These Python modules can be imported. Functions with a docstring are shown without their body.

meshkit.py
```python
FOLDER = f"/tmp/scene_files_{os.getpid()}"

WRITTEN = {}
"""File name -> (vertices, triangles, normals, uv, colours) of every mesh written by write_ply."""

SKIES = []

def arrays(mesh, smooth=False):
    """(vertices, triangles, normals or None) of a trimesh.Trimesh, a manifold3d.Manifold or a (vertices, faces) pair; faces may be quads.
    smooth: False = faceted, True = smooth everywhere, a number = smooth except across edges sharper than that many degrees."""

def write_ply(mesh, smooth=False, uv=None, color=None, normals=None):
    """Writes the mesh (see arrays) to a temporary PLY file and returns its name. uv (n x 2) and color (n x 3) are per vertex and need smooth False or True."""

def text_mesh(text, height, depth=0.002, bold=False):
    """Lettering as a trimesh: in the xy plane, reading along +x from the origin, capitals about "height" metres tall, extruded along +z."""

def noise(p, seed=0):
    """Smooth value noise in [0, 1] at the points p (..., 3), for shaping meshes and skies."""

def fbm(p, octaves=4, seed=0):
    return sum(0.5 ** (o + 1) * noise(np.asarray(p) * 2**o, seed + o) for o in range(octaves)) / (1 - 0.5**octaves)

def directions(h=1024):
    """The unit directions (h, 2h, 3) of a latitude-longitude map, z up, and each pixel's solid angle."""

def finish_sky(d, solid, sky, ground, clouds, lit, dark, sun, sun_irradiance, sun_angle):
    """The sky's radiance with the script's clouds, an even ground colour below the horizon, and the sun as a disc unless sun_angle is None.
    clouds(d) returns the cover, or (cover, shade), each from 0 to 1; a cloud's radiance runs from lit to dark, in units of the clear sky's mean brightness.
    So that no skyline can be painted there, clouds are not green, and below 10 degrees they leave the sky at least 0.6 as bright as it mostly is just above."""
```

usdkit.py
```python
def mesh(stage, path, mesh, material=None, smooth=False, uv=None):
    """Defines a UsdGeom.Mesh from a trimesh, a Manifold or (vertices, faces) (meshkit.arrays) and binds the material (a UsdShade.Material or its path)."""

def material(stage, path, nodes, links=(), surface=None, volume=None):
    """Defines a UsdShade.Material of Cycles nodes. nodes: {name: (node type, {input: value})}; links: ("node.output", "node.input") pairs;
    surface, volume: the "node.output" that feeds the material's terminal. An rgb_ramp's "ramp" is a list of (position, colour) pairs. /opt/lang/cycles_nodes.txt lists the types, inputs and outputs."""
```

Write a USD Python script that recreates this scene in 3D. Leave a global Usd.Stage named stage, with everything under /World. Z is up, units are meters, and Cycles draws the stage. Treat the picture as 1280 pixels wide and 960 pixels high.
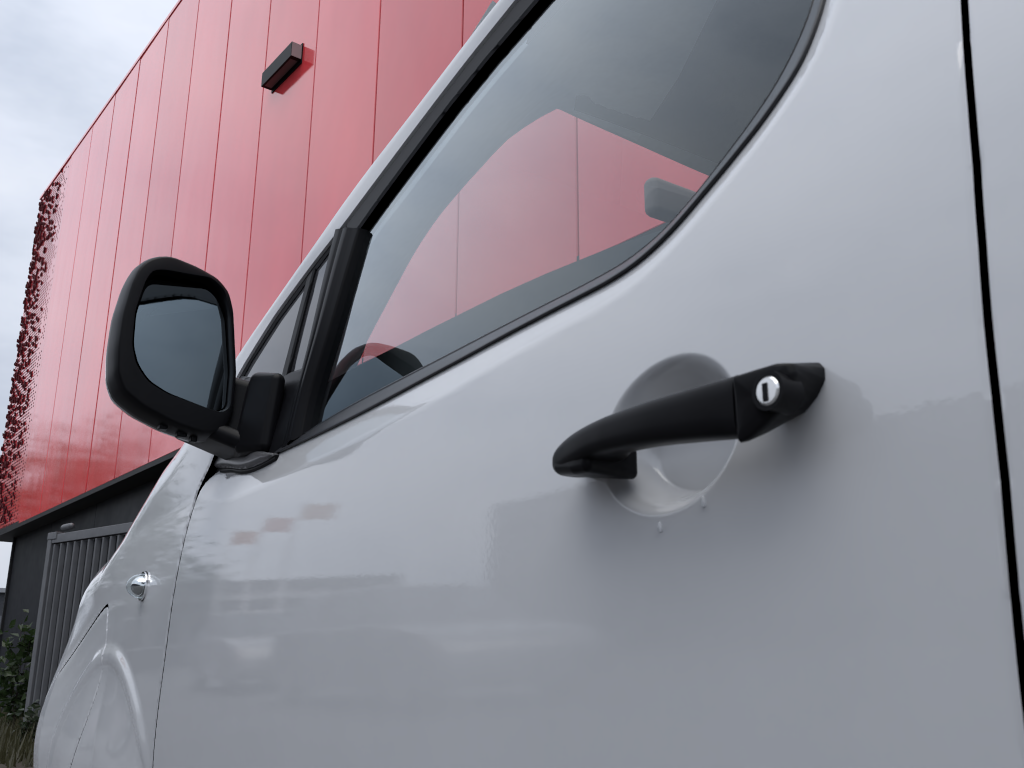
import math, random
import numpy as np
import shapely
from shapely.geometry import Polygon, LineString, box as sbox
import trimesh, manifold3d
from scipy.interpolate import PchipInterpolator
import usdkit, meshkit
from pxr import Usd, UsdGeom, UsdLux, UsdShade, Gf, Sdf, Vt

stage = Usd.Stage.CreateInMemory()
UsdGeom.SetStageUpAxis(stage, 'Z')
UsdGeom.SetStageMetersPerUnit(stage, 1.0)
stage.DefinePrim('/World', 'Xform')
stage.DefinePrim('/World/Looks', 'Scope')
RNG = np.random.default_rng(7)

# ------------------------------------------------------------------ camera, sky, sun
# The van stands along x (its nose towards -x), its left side towards -y; the keyhole of the door is at x=0, y=0.
PSI, PITCH, ROLL = math.radians(34.5), math.radians(16.2), math.radians(0.4)
CAM = np.array([0.339, -0.396, 0.795])
fh = np.array([-math.cos(PSI), math.sin(PSI), 0]); rh = np.array([math.sin(PSI), math.cos(PSI), 0]); uz = np.array([0, 0, 1.0])
fwd = fh * math.cos(PITCH) + uz * math.sin(PITCH)
up0 = -fh * math.sin(PITCH) + uz * math.cos(PITCH)
upv = up0 * math.cos(ROLL) - rh * math.sin(ROLL)
rgt = rh * math.cos(ROLL) + up0 * math.sin(ROLL)
cam = UsdGeom.Camera.Define(stage, '/World/camera')
M = np.eye(4); M[0, :3] = rgt; M[1, :3] = upv; M[2, :3] = -fwd; M[3, :3] = CAM
cam.AddTransformOp().Set(Gf.Matrix4d(M.tolist()))
cam.CreateHorizontalApertureAttr(36.0)
cam.CreateVerticalApertureAttr(27.0)
cam.CreateFocalLengthAttr(36.0 * 1245.0 / 1280.0)
cam.CreateFStopAttr(24.0)
cam.CreateFocusDistanceAttr(2.4)
cam.CreateClippingRangeAttr(Gf.Vec2f(0.02, 5000))
cam.CreateExposureAttr(0.0)

SUN_EL, SUN_AZ = math.radians(74), math.atan2(0.30, -0.20)      # overcast: a weak, wide sun high behind the clouds
usdkit.material(stage, '/World/Looks/sky_look', {
    'tc': ('texture_coordinate', {}),
    'sky': ('sky_texture', {'sky_type': 'single_scattering', 'sun_disc': False, 'sun_elevation': SUN_EL, 'sun_rotation': SUN_AZ}),
    'map': ('mapping', {'scale': (1.0, 1.0, 2.2)}),
    'n1': ('noise_texture', {'scale': 1.9, 'detail': 5.0, 'roughness': 0.50, 'distortion': 0.2}),
    'n2': ('noise_texture', {'scale': 5.0, 'detail': 5.0, 'roughness': 0.55}),
    'mx': ('mix_float', {'fac': 0.35}),
    'ramp': ('rgb_ramp', {'ramp': [(0.34, (3.6, 4.1, 5.0)), (0.43, (4.9, 5.4, 6.4)), (0.52, (6.2, 6.65, 7.6)), (0.64, (7.2, 7.5, 8.2))]}),
    'sep': ('separate_xyz', {}),
    'el': ('map_range', {'from_min': 0.0, 'from_max': 1.0, 'to_min': 0.85, 'to_max': 1.40, 'clamp': True}),
    'cie': ('mix_color', {'blend_type': 'multiply', 'fac': 1.0, 'use_clamp': False}),
    'cov': ('map_range', {'value': 0.5, 'from_min': 0.22, 'from_max': 0.34, 'to_min': 0.80, 'to_max': 0.97, 'clamp': True}),
    'mix': ('mix_color', {'use_clamp': False}),
    'bg': ('background_shader', {'strength': 0.115}),
}, [('tc.generated', 'map.vector'), ('map.vector', 'n1.vector'), ('map.vector', 'n2.vector'), ('n1.fac', 'mx.a'), ('n2.fac', 'mx.b'),
    ('mx.result', 'ramp.fac'), ('mx.result', 'cov.value'), ('cov.result', 'mix.fac'), ('tc.generated', 'sep.vector'), ('sep.z', 'el.value'), ('ramp.color', 'cie.a'), ('el.result', 'cie.b'),
    ('sky.color', 'mix.a'), ('cie.result', 'mix.b'), ('mix.result', 'bg.color')],
    surface='bg.background')
dome = UsdLux.DomeLight.Define(stage, '/World/sky')
dome.CreateIntensityAttr(1.0)
UsdShade.MaterialBindingAPI.Apply(dome.GetPrim()).Bind(UsdShade.Material.Get(stage, '/World/Looks/sky_look'))
dome.GetPrim().SetCustomDataByKey('kind', 'structure')
sun = UsdLux.DistantLight.Define(stage, '/World/sun')
sun.CreateIntensityAttr(0.40); sun.CreateAngleAttr(60.0); sun.CreateNormalizeAttr(True); sun.CreateColorAttr(Gf.Vec3f(1.0, 0.96, 0.90))
d_sun = np.array([math.sin(SUN_AZ) * math.cos(SUN_EL), math.cos(SUN_AZ) * math.cos(SUN_EL), math.sin(SUN_EL)])
zx = np.cross([0, 0, 1.0], d_sun); zx /= np.linalg.norm(zx)
Ms = np.eye(4); Ms[0, :3] = zx; Ms[1, :3] = np.cross(d_sun, zx); Ms[2, :3] = d_sun
sun.AddTransformOp().Set(Gf.Matrix4d(Ms.tolist()))

# ------------------------------------------------------------------ helpers
_used = set()
def path_for(name, parent=None):
    base = (str(parent.GetPath()) if parent is not None else '/World') + '/'
    p, k = base + name, 0
    while p in _used:
        k += 1
        p = f'{base}{name}_{k:03d}'
    _used.add(p)
    return p

def keys(prim, label=None, cat=None, group=None, kind=None):
    for k, v in (('label', label), ('category', cat), ('group', group), ('kind', kind)):
        if v:
            prim.SetCustomDataByKey(k, v)
    return prim

def thing(name, label, cat, loc=(0, 0, 0), rotz=0.0, group=None, kind=None):
    x = UsdGeom.Xform.Define(stage, path_for(name))
    x.AddTranslateOp().Set(Gf.Vec3d(*map(float, loc)))
    if rotz:
        x.AddRotateZOp().Set(math.degrees(rotz))
    return keys(x.GetPrim(), label, cat, group, kind)

def dup(src, label, loc, rotz=0.0, group=None):
    was = src.GetCustomData()
    x = UsdGeom.Xform.Define(stage, path_for(src.GetName().rstrip('0123456789_')))
    x.AddTranslateOp().Set(Gf.Vec3d(*map(float, loc)))
    x.AddRotateZOp().Set(math.degrees(rotz))
    p = x.GetPrim()
    p.GetReferences().AddInternalReference(src.GetPath()); p.SetInstanceable(True)
    return keys(p, label, was['category'], group or was.get('group'))

def obj(name, mesh, mat, parent=None, smooth=35, label=None, cat=None, group=None, kind=None):
    p = path_for(name, parent)
    if isinstance(mesh, tuple) and len(mesh) == 3:
        v, f, n = mesh
        m = UsdGeom.Mesh.Define(stage, p)
        m.CreatePointsAttr(Vt.Vec3fArray.FromNumpy(v.astype(np.float32)))
        m.CreateFaceVertexCountsAttr(Vt.IntArray.FromNumpy(np.full(len(f), 3, np.int32)))
        m.CreateFaceVertexIndicesAttr(Vt.IntArray.FromNumpy(f.astype(np.int32).ravel()))
        m.CreateSubdivisionSchemeAttr('none')
        m.CreateNormalsAttr(Vt.Vec3fArray.FromNumpy(n.astype(np.float32))); m.SetNormalsInterpolation('vertex')
        UsdShade.MaterialBindingAPI.Apply(m.GetPrim()).Bind(UsdShade.Material.Get(stage, mat))
    else:
        m = usdkit.mesh(stage, p, mesh, mat, smooth=smooth)
    m.CreateDoubleSidedAttr(True)
    return keys(m.GetPrim(), label, cat, group, kind)

def pm(name, color, rough=0.5, var=0.0, vscale=6.0, bump=0.0, bscale=60.0, rvar=0.0, vec='object', **kw):
    """principled surface; var: how far noise moves the colour, bump: fine relief (m)."""
    path = '/World/Looks/' + name
    nodes = {'p': ('principled_bsdf', {'base_color': color, 'roughness': rough, **kw})}
    links = []
    if var or bump or rvar:
        nodes['tc'] = ('texture_coordinate', {})
    if var or rvar:
        nodes['n'] = ('noise_texture', {'scale': vscale, 'detail': 5.0, 'roughness': 0.6})
        links.append((f'tc.{vec}', 'n.vector'))
    if var:
        lo, hi = [tuple(c * s for c in color) for s in (1 - var, 1 + var)]
        nodes['r'] = ('rgb_ramp', {'ramp': [(0.25, lo), (0.75, hi)]})
        links += [('n.fac', 'r.fac'), ('r.color', 'p.base_color')]
    if rvar:
        nodes['rr'] = ('map_range', {'from_min': 0.3, 'from_max': 0.7, 'to_min': max(rough - rvar, 0.0), 'to_max': rough + rvar, 'clamp': True})
        links += [('n.fac', 'rr.value'), ('rr.result', 'p.roughness')]
    if bump:
        nodes['bn'] = ('noise_texture', {'scale': bscale, 'detail': 3.0})
        nodes['b'] = ('bump', {'distance': bump, 'strength': 1.0})
        links += [(f'tc.{vec}', 'bn.vector'), ('bn.fac', 'b.height'), ('b.normal', 'p.normal')]
    usdkit.material(stage, path, nodes, links, surface='p.BSDF')
    return path

def pane(name, tint, tint_gloss=(0.90, 0.97, 1.0), gain=2.5):
    """window glass as a single sheet: Schlick reflection over a tinted clear pane (both faces of the pane together)."""
    path = '/World/Looks/' + name
    usdkit.material(stage, path, {
        'lw': ('layer_weight', {'blend': 0.5}),
        'pw': ('math', {'math_type': 'power', 'value2': 5.0}),
        'r1': ('math', {'math_type': 'multiply_add', 'value2': 1.05, 'value3': 0.028, 'use_clamp': True}),
        'num': ('math', {'math_type': 'multiply', 'value2': gain}),
        'den': ('math', {'math_type': 'add', 'value2': 1.0}),
        'sc': ('math', {'math_type': 'divide', 'use_clamp': True}),
        't': ('transparent_bsdf', {'color': tint}),
        'g': ('glossy_bsdf', {'color': tint_gloss, 'roughness': 0.0}),
        'm': ('mix_closure', {})},
        [('lw.facing', 'pw.value1'), ('pw.value', 'r1.value1'), ('r1.value', 'num.value1'), ('r1.value', 'den.value1'), ('num.value', 'sc.value1'), ('den.value', 'sc.value2'),
         ('sc.value', 'm.fac'), ('t.BSDF', 'm.closure1'), ('g.BSDF', 'm.closure2')], surface='m.closure')
    return path

def cat_(*ms):
    return trimesh.util.concatenate([m for m in ms])

def man(m):
    a = m.to_mesh()
    return trimesh.Trimesh(np.array(a.vert_properties)[:, :3], np.array(a.tri_verts), process=False)

def bx(x0, x1, y0, y1, z0, z1):
    m = trimesh.creation.box([x1 - x0, y1 - y0, z1 - z0]); m.apply_translation([(x0 + x1) / 2, (y0 + y1) / 2, (z0 + z1) / 2]); return m

def rbox(x0, x1, y0, y1, z0, z1, r=0.01, seg=12):
    """box with rounded edges, as a hull of eight spheres"""
    s = manifold3d.Manifold.sphere(r, seg)
    return man(manifold3d.Manifold.batch_hull([s.translate([x, y, z]) for x in (x0 + r, x1 - r) for y in (y0 + r, y1 - r) for z in (z0 + r, z1 - r)]))

def hull(pts_r, seg=16):
    return manifold3d.Manifold.batch_hull([manifold3d.Manifold.sphere(r, seg).translate(list(map(float, p))) for p, r in pts_r])

def tube(pts, r, n=10, closed=False):
    pts = np.asarray(pts, float); k = len(pts)
    t = np.gradient(pts, axis=0) if not closed else np.roll(pts, -1, 0) - np.roll(pts, 1, 0)
    t /= np.linalg.norm(t, axis=1, keepdims=True)
    ref = np.array([0.13, 0.21, 0.97]); a = np.cross(t, ref); a /= np.linalg.norm(a, axis=1, keepdims=True); b = np.cross(t, a)
    an = np.linspace(0, 2 * np.pi, n, endpoint=False); r = np.broadcast_to(r, k)
    v = (pts[:, None] + r[:, None, None] * (np.cos(an)[None, :, None] * a[:, None] + np.sin(an)[None, :, None] * b[:, None])).reshape(-1, 3)
    f = []
    for i in range(k if closed else k - 1):
        j = (i + 1) % k
        for q in range(n):
            q2 = (q + 1) % n
            f += [[i * n + q, j * n + q, j * n + q2], [i * n + q, j * n + q2, i * n + q2]]
    if not closed:
        c0, c1 = len(v), len(v) + 1
        v = np.vstack([v, pts[0], pts[-1]])
        for q in range(n):
            f += [[c0, (q + 1) % n, q], [c1, (k - 1) * n + q, (k - 1) * n + (q + 1) % n]]
    m = trimesh.Trimesh(v, f, process=False); m.fix_normals(); return m

def loft(sections, closed=True, caps=True):
    """rings of equally many points, joined"""
    s = np.asarray(sections, float); k, n, _ = s.shape
    v = s.reshape(-1, 3); f = []
    for i in range(k - 1):
        for q in range(n if closed else n - 1):
            q2 = (q + 1) % n
            f += [[i * n + q, (i + 1) * n + q, (i + 1) * n + q2], [i * n + q, (i + 1) * n + q2, i * n + q2]]
    if caps:
        c = len(v); v = np.vstack([v, s[0].mean(0), s[-1].mean(0)])
        for q in range(n):
            f += [[c, q, (q + 1) % n], [c + 1, (k - 1) * n + (q + 1) % n, (k - 1) * n + q]]
    m = trimesh.Trimesh(v, f, process=False)
    if caps and closed:
        m.fix_normals()
    return m

def smooth_ring(pts, n=96, sub=0.0):
    """closed ring through pts, corner-smoothed, resampled to n even points"""
    p = Polygon(pts)
    if sub:
        p = p.buffer(sub, quad_segs=10).buffer(-2 * sub, quad_segs=10).buffer(sub, quad_segs=10)
    r = p.exterior
    q = np.array([r.interpolate(t, normalized=True).coords[0] for t in np.linspace(0, 1, n, endpoint=False)])
    for _ in range(1):
        q = 0.25 * np.roll(q, 1, 0) + 0.5 * q + 0.25 * np.roll(q, -1, 0)
    return q

def spline(pts, step=0.02, closed=False):
    """Catmull-Rom through pts (any dimension)"""
    p = np.asarray(pts, float); k = len(p); out = []
    for i in range(k if closed else k - 1):
        a, b, c, d = (p[(i + j) % k] if closed else p[min(max(i + j, 0), k - 1)] for j in (-1, 0, 1, 2))
        n = max(2, int(np.linalg.norm(c - b) / step))
        for t in np.linspace(0, 1, n, endpoint=False):
            out.append(0.5 * (2 * b + (c - a) * t + (2 * a - 5 * b + 4 * c - d) * t * t + (3 * b - a - 3 * c + d) * t ** 3))
    if not closed:
        out.append(p[-1])
    return np.array(out)

def tri2d(poly):
    t = shapely.constrained_delaunay_triangles(poly)
    return [np.array(g.exterior.coords)[:3] for g in getattr(t, 'geoms', [t])]

def mesh2d(poly, cell):
    """(points, triangles) of a polygon cut along a square grid"""
    if poly.is_empty:
        return np.zeros((0, 2)), np.zeros((0, 3), int)
    x0, y0, x1, y1 = poly.bounds
    gx = np.arange(math.floor(x0 / cell), math.ceil(x1 / cell)) * cell; gy = np.arange(math.floor(y0 / cell), math.ceil(y1 / cell)) * cell
    X, Y = [a.ravel() for a in np.meshgrid(gx, gy)]
    cells = shapely.box(X, Y, X + cell, Y + cell)
    shapely.prepare(poly)
    inside = shapely.contains_properly(poly, cells)
    touch = shapely.intersects(poly, cells) & ~inside
    tris = []
    for x, y in zip(X[inside], Y[inside]):
        tris += [[(x, y), (x + cell, y), (x + cell, y + cell)], [(x, y), (x + cell, y + cell), (x, y + cell)]]
    for g in shapely.intersection(cells[touch], poly):
        for h in getattr(g, 'geoms', [g]):
            if h.geom_type == 'Polygon' and h.area > 1e-10:
                tris += [t for t in tri2d(h)]
    if not tris:
        return np.zeros((0, 2)), np.zeros((0, 3), int)
    t = np.array([np.asarray(a, float) for a in tris])
    e1, e2 = t[:, 1] - t[:, 0], t[:, 2] - t[:, 0]
    flip = (e1[:, 0] * e2[:, 1] - e1[:, 1] * e2[:, 0]) < 0
    t[flip] = t[flip][:, ::-1]
    key = np.round(t.reshape(-1, 2), 6)
    u, inv = np.unique(key, axis=0, return_inverse=True)
    f = inv.reshape(-1, 3)
    f = f[(f[:, 0] != f[:, 1]) & (f[:, 1] != f[:, 2]) & (f[:, 0] != f[:, 2])]
    return u, f

def sheet(poly, fn, cell=0.01, hem=0.02, roll=0.0025, ring=0.004, mirror=None, axes='xz', fine=None):
    """Pressed sheet: height field over a 2D polygon. axes 'xz': y = fn(x, z), outside towards -y; 'xy': z = fn(x, y), outside up;
    'yz': x = fn(y, z), outside towards -x. The edge is rolled over and folded back by hem."""
    edge = shapely.union_all([LineString(poly.exterior.coords)] + [LineString(i.coords) for i in poly.interiors])
    sgn = 1.0 if axes != 'xy' else -1.0
    def full(a, b):
        h = fn(a, b)
        if roll:
            d = np.clip(shapely.distance(edge, shapely.points(a, b)), 0, roll)
            h = h + sgn * (roll - np.sqrt(np.maximum(roll ** 2 - (roll - d) ** 2, 0)))
        return h
    core = poly.buffer(-ring) if ring else poly
    parts = [mesh2d(core if fine is None else core.difference(fine[0]), cell)] + ([] if fine is None else [mesh2d(core.intersection(fine[0]), fine[1])])
    if ring:
        parts.append(mesh2d(poly.difference(core), cell))
    P2, F2, off = [], [], 0
    for u, f in parts:
        P2.append(u); F2.append(f + off); off += len(u)
    P2 = np.vstack(P2); F2 = np.vstack(F2)
    a, b = P2[:, 0], P2[:, 1]; e = 0.0005
    h = full(a, b)
    ga = (full(a + e, b) - full(a - e, b)) / (2 * e); gb = (full(a, b + e) - full(a, b - e)) / (2 * e)
    ga = np.clip(ga, -6, 6); gb = np.clip(gb, -6, 6)
    if axes == 'xz':
        V = np.stack([a, h, b], 1); N = np.stack([ga, -np.ones_like(a), gb], 1); F = F2
    elif axes == 'xy':
        V = np.stack([a, b, h], 1); N = np.stack([-ga, -gb, np.ones_like(a)], 1); F = F2
    else:
        V = np.stack([h, a, b], 1); N = np.stack([-np.ones_like(a), ga, gb], 1); F = F2[:, ::-1]
    if hem:
        for ringc in [poly.exterior] + list(poly.interiors):
            c = np.array(shapely.segmentize(ringc, cell).coords)[:-1]
            k = len(c); hh = full(c[:, 0], c[:, 1])
            tan = np.roll(c, -1, 0) - np.roll(c, 1, 0); tan /= np.maximum(np.linalg.norm(tan, axis=1, keepdims=True), 1e-9)
            nor = np.stack([tan[:, 1], -tan[:, 0]], 1) * (1 if ringc.is_ccw else -1) * (1 if ringc is poly.exterior else -1)
            vs = []
            for q in (0, sgn * hem):
                vs.append({'xz': np.stack([c[:, 0], hh + q, c[:, 1]], 1), 'xy': np.stack([c[:, 0], c[:, 1], hh + q], 1), 'yz': np.stack([hh + q, c[:, 0], c[:, 1]], 1)}[axes])
            z0 = np.zeros(k)
            nn = {'xz': np.stack([nor[:, 0], z0, nor[:, 1]], 1), 'xy': np.stack([nor[:, 0], nor[:, 1], z0], 1), 'yz': np.stack([z0, nor[:, 0], nor[:, 1]], 1)}[axes]
            i = np.arange(k); j = (i + 1) % k; o = len(V)
            V = np.vstack([V] + vs); N = np.vstack([N, nn, nn])
            F = np.vstack([F, np.stack([o + i, o + j, o + k + j], 1), np.stack([o + i, o + k + j, o + k + i], 1)])
    N = N / np.linalg.norm(N, axis=1, keepdims=True)
    if mirror is not None:
        V = V.copy(); N = N.copy(); V[:, 1] = 2 * mirror - V[:, 1]; N[:, 1] *= -1; F = F[:, ::-1]
    return V, F, N

def flip_y(m, yc):
    m = m.copy(); m.vertices[:, 1] = 2 * yc - m.vertices[:, 1]; m.invert(); return m

# ------------------------------------------------------------------ materials
PAINT = '/World/Looks/white_paint'
usdkit.material(stage, PAINT, {
    'tc': ('texture_coordinate', {}),
    'n': ('noise_texture', {'scale': 5.0, 'detail': 7.0, 'roughness': 0.65}),
    'r': ('rgb_ramp', {'ramp': [(0.3, (0.60, 0.612, 0.630)), (0.7, (0.635, 0.646, 0.663))]}),
    'cr': ('map_range', {'from_min': 0.35, 'from_max': 0.75, 'to_min': 0.004, 'to_max': 0.022, 'clamp': True}),
    'bn': ('noise_texture', {'scale': 260.0, 'detail': 2.0}),
    'b': ('bump', {'distance': 0.00003, 'strength': 1.0}),
    'p': ('principled_bsdf', {'roughness': 0.45, 'specular_ior_level': 0.2, 'coat_weight': 1.0, 'coat_roughness': 0.03, 'coat_ior': 1.62})},
    [('tc.object', 'n.vector'), ('n.fac', 'r.fac'), ('r.color', 'p.base_color'), ('n.fac', 'cr.value'), ('cr.result', 'p.coat_roughness'),
     ('tc.object', 'bn.vector'), ('bn.fac', 'b.height'), ('b.normal', 'p.coat_normal')], surface='p.BSDF')
BLACK = pm('black_plastic', (0.0045, 0.0045, 0.0055), 0.36, var=0.2, vscale=30, bump=0.00006, bscale=900, specular_ior_level=0.14)
SATIN = pm('satin_black', (0.003, 0.003, 0.004), 0.45, specular_ior_level=0.10)
RUBBER = pm('rubber_seal', (0.012, 0.0125, 0.015), 0.35, var=0.2, vscale=40)
FOOTM = pm('grey_plastic', (0.085, 0.085, 0.09), 0.30, var=0.1, vscale=30)
GLOSSB = pm('gloss_black_glass', (0.02, 0.02, 0.022), 0.03)
CHROME = pm('chrome', (0.85, 0.85, 0.86), 0.06, metallic=1.0)
STEEL = pm('lock_steel', (0.88, 0.88, 0.87), 0.16, metallic=0.75, var=0.05, vscale=200)
MIRRORG = pm('mirror_silver', (0.34, 0.39, 0.42), 0.02, metallic=1.0)
DARKIN = pm('cabin_grey', (0.060, 0.062, 0.066), 0.7, var=0.12, vscale=60)
HEADLINE = pm('headliner_cloth', (0.030, 0.033, 0.040), 0.9, var=0.1, vscale=90)
PILLARIN = pm('pillar_trim', (0.70, 0.74, 0.76), 0.6, var=0.08, vscale=50)
SEATM = pm('seat_cloth', (0.03, 0.032, 0.04), 0.9, var=0.3, vscale=120, bump=0.0005, bscale=500)
GLASS = pane('window_pane', (0.84, 0.92, 0.93))
SCREEN = pane('windscreen_pane', (0.93, 0.96, 0.955))
RVM = pm('mirror_back', (0.19, 0.155, 0.15), 0.6, specular_ior_level=0.1)
LENSM = pane('clear_lens', (0.9, 0.92, 0.92))
TYREM = pm('tyre_rubber', (0.018, 0.018, 0.019), 0.75, var=0.3, vscale=30)
RIMM = pm('wheel_silver', (0.45, 0.46, 0.47), 0.3, metallic=0.8)
WATER = pm('water', (0.95, 0.97, 1.0), 0.02, transmission_weight=0.55, ior=1.33)

# ------------------------------------------------------------------ the van's body surfaces
YC = 0.83                                             # middle of the van
def sstep(t): t = np.clip(t, 0, 1); return t * t * (3 - 2 * t)
def softplus(t): return np.log1p(np.exp(np.clip(t, -40, 40)))
def tumble(z): return 0.17 * 0.05 * softplus((z - 1.02) / 0.05)
def plan(x): return 0.035 * np.maximum(0, -x - 0.55) ** 2
def S(x, z): return (z - 0.90) ** 2 / 4.0 - 0.0003 + plan(x) + tumble(z)
def G(x, z): return 0.040 + 0.17 * (z - 1.05) + 0.09 * (z - 1.05) ** 2 + 1.1 * plan(x)

WIN = spline([(-1.06, 1.10), (-1.0, 1.070), (-0.954, 1.060), (-0.894, 1.0475), (-0.838, 1.0430), (-0.77, 1.0420), (-0.70, 1.0415), (-0.618, 1.0420), (-0.523, 1.0440), (-0.40, 1.0490), (-0.29, 1.0532), (-0.229, 1.0548), (-0.174, 1.0557),
              (-0.15, 1.0567), (-0.127, 1.0597), (-0.106, 1.0657), (-0.086, 1.0750), (-0.062, 1.0905), (-0.039, 1.1070), (-0.018, 1.1245), (0.002, 1.148), (0.012, 1.174), (0.016, 1.20), (0.017, 1.24), (0.015, 1.28), (0.004, 1.36), (-0.026, 1.44), (-0.085, 1.503)], 0.003)
WINL = LineString(WIN)
def lip(x, z):
    """the pressed shoulder that drops in towards the window"""
    d = shapely.distance(WINL, shapely.points(x, z))
    w = np.interp(x, [-0.98, -0.80, -0.55, -0.34, -0.18, -0.09, -0.02, 0.05], [0.050, 0.046, 0.041, 0.038, 0.028, 0.025, 0.024, 0.024])
    t = np.clip(1 - d / w, 0, 1)
    q = np.interp(x, [-0.6, -0.15], [0.10, 0.35])                     # the lower edge of the shoulder is crisper towards the front
    return 0.27 * w * sstep((x + 1.02) / 0.09) * np.where(t < q, t * t / (2 * q), t - q / 2) / (1 - q / 2)
RC, RA, RB = np.array([-0.079, 0.9315]), 0.0548, 0.0440       # finger bowl behind the handle
def bowl(x, z):
    c, s = math.cos(0.10), math.sin(0.10)
    u, v = (x - RC[0]) * c + (z - RC[1]) * s, -(x - RC[0]) * s + (z - RC[1]) * c
    r = np.sqrt((u / RA) ** 2 + (v / RB) ** 2 + 1e-9)
    low = sstep(0.35 - v / RB)
    return low * (0.006 * sstep((1.10 - r) / 0.17) + 0.024 * sstep((0.97 - r) / 0.28)) + (1 - low) * 0.029 * sstep((1.06 - r) / 0.42)
def door_y(x, z): return S(x, z) + lip(x, z) + bowl(x, z)

# front wing: a bulged wheel arch, a rounded shoulder up to the bonnet, a rounded front corner
AX, AZ = -1.465, 0.43
def zcrown(x): return np.interp(x, [-2.2, -2.0, -1.85, -1.7, -1.55, -1.4, -1.3, -1.2, -1.1], [0.963, 1.033, 1.058, 1.072, 1.11, 1.151, 1.179, 1.198, 1.227])
RHO = 0.13
def arch(x, z):
    r = np.sqrt((x - AX) ** 2 + (z - AZ) ** 2)
    rr = r / 0.405
    out = 0.006 * sstep((1.015 - rr) / 0.05) + 0.024 * sstep((0.98 - rr) / 0.50) - 0.004 * sstep((0.945 - rr) / 0.03)
    low = 0.060 * sstep((0.93 - z) / 0.30) * np.clip((-1.45 - x) / 0.45, 0, 1)       # the bumper corner does not taper as the wing does
    sx = np.interp(z, [0.45, 0.56, 0.668, 0.804, 0.867], [-1.13, -1.145, -1.132, -1.082, -1.067])
    return -out * sstep((z - 0.2) / 0.15) * sstep((sx - x) / 0.08) - low
def nose(x, z):
    R = 0.42; xe = x - 0.30 * (z - 0.62)
    t = np.clip(-2.00 - xe, 0, 0.40)
    return R - np.sqrt(R * R - t * t)
def shoulder(x, z):
    t = np.clip(z - (zcrown(x) - RHO), 0, 0.985 * RHO)
    return RHO - np.sqrt(RHO ** 2 - t * t)
def wing_y(x, z): return S(x, np.minimum(z, 1.02)) + arch(x, z) + nose(x, z) + shoulder(x, z)
def smoothed(fn, e=0.012):
    return lambda x, z: 0.2 * (fn(x, z) + fn(x + e, z) + fn(x - e, z) + fn(x, z + e) + fn(x, z - e))
wing_s = smoothed(wing_y, 0.006)

def P2(pts): return Polygon(pts)
SEAM_R = [(0.100, 0.35), (0.106, 0.60), (0.1135, 0.794), (0.1180, 0.873), (0.1190, 0.943), (0.1195, 1.02), (0.1135, 1.12), (0.105, 1.22), (0.093, 1.36), (0.075, 1.50), (0.065, 1.565)]
SEAM_F = [(-1.08, 0.35), (-1.13, 0.45), (-1.145, 0.56), (-1.132, 0.668), (-1.082, 0.804), (-1.067, 0.867), (-1.051, 0.941), (-1.034, 1.005), (-1.018, 1.034), (-0.988, 1.049), (-0.956, 1.060)]
seam_f = spline(SEAM_F, 0.02)
win_low = WIN[WIN[:, 0] > -0.952]
top_frame = np.array([(-0.09, 1.50), (-0.30, 1.530), (-0.25, 1.565)])
seam_r = spline(SEAM_R, 0.03)
door_poly = P2(np.vstack([seam_f, win_low, [(-0.20, 1.527), (-0.13, 1.575)], seam_r[::-1]])).buffer(0)
if door_poly.geom_type != 'Polygon':
    door_poly = max(door_poly.geoms, key=lambda g: g.area)

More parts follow.
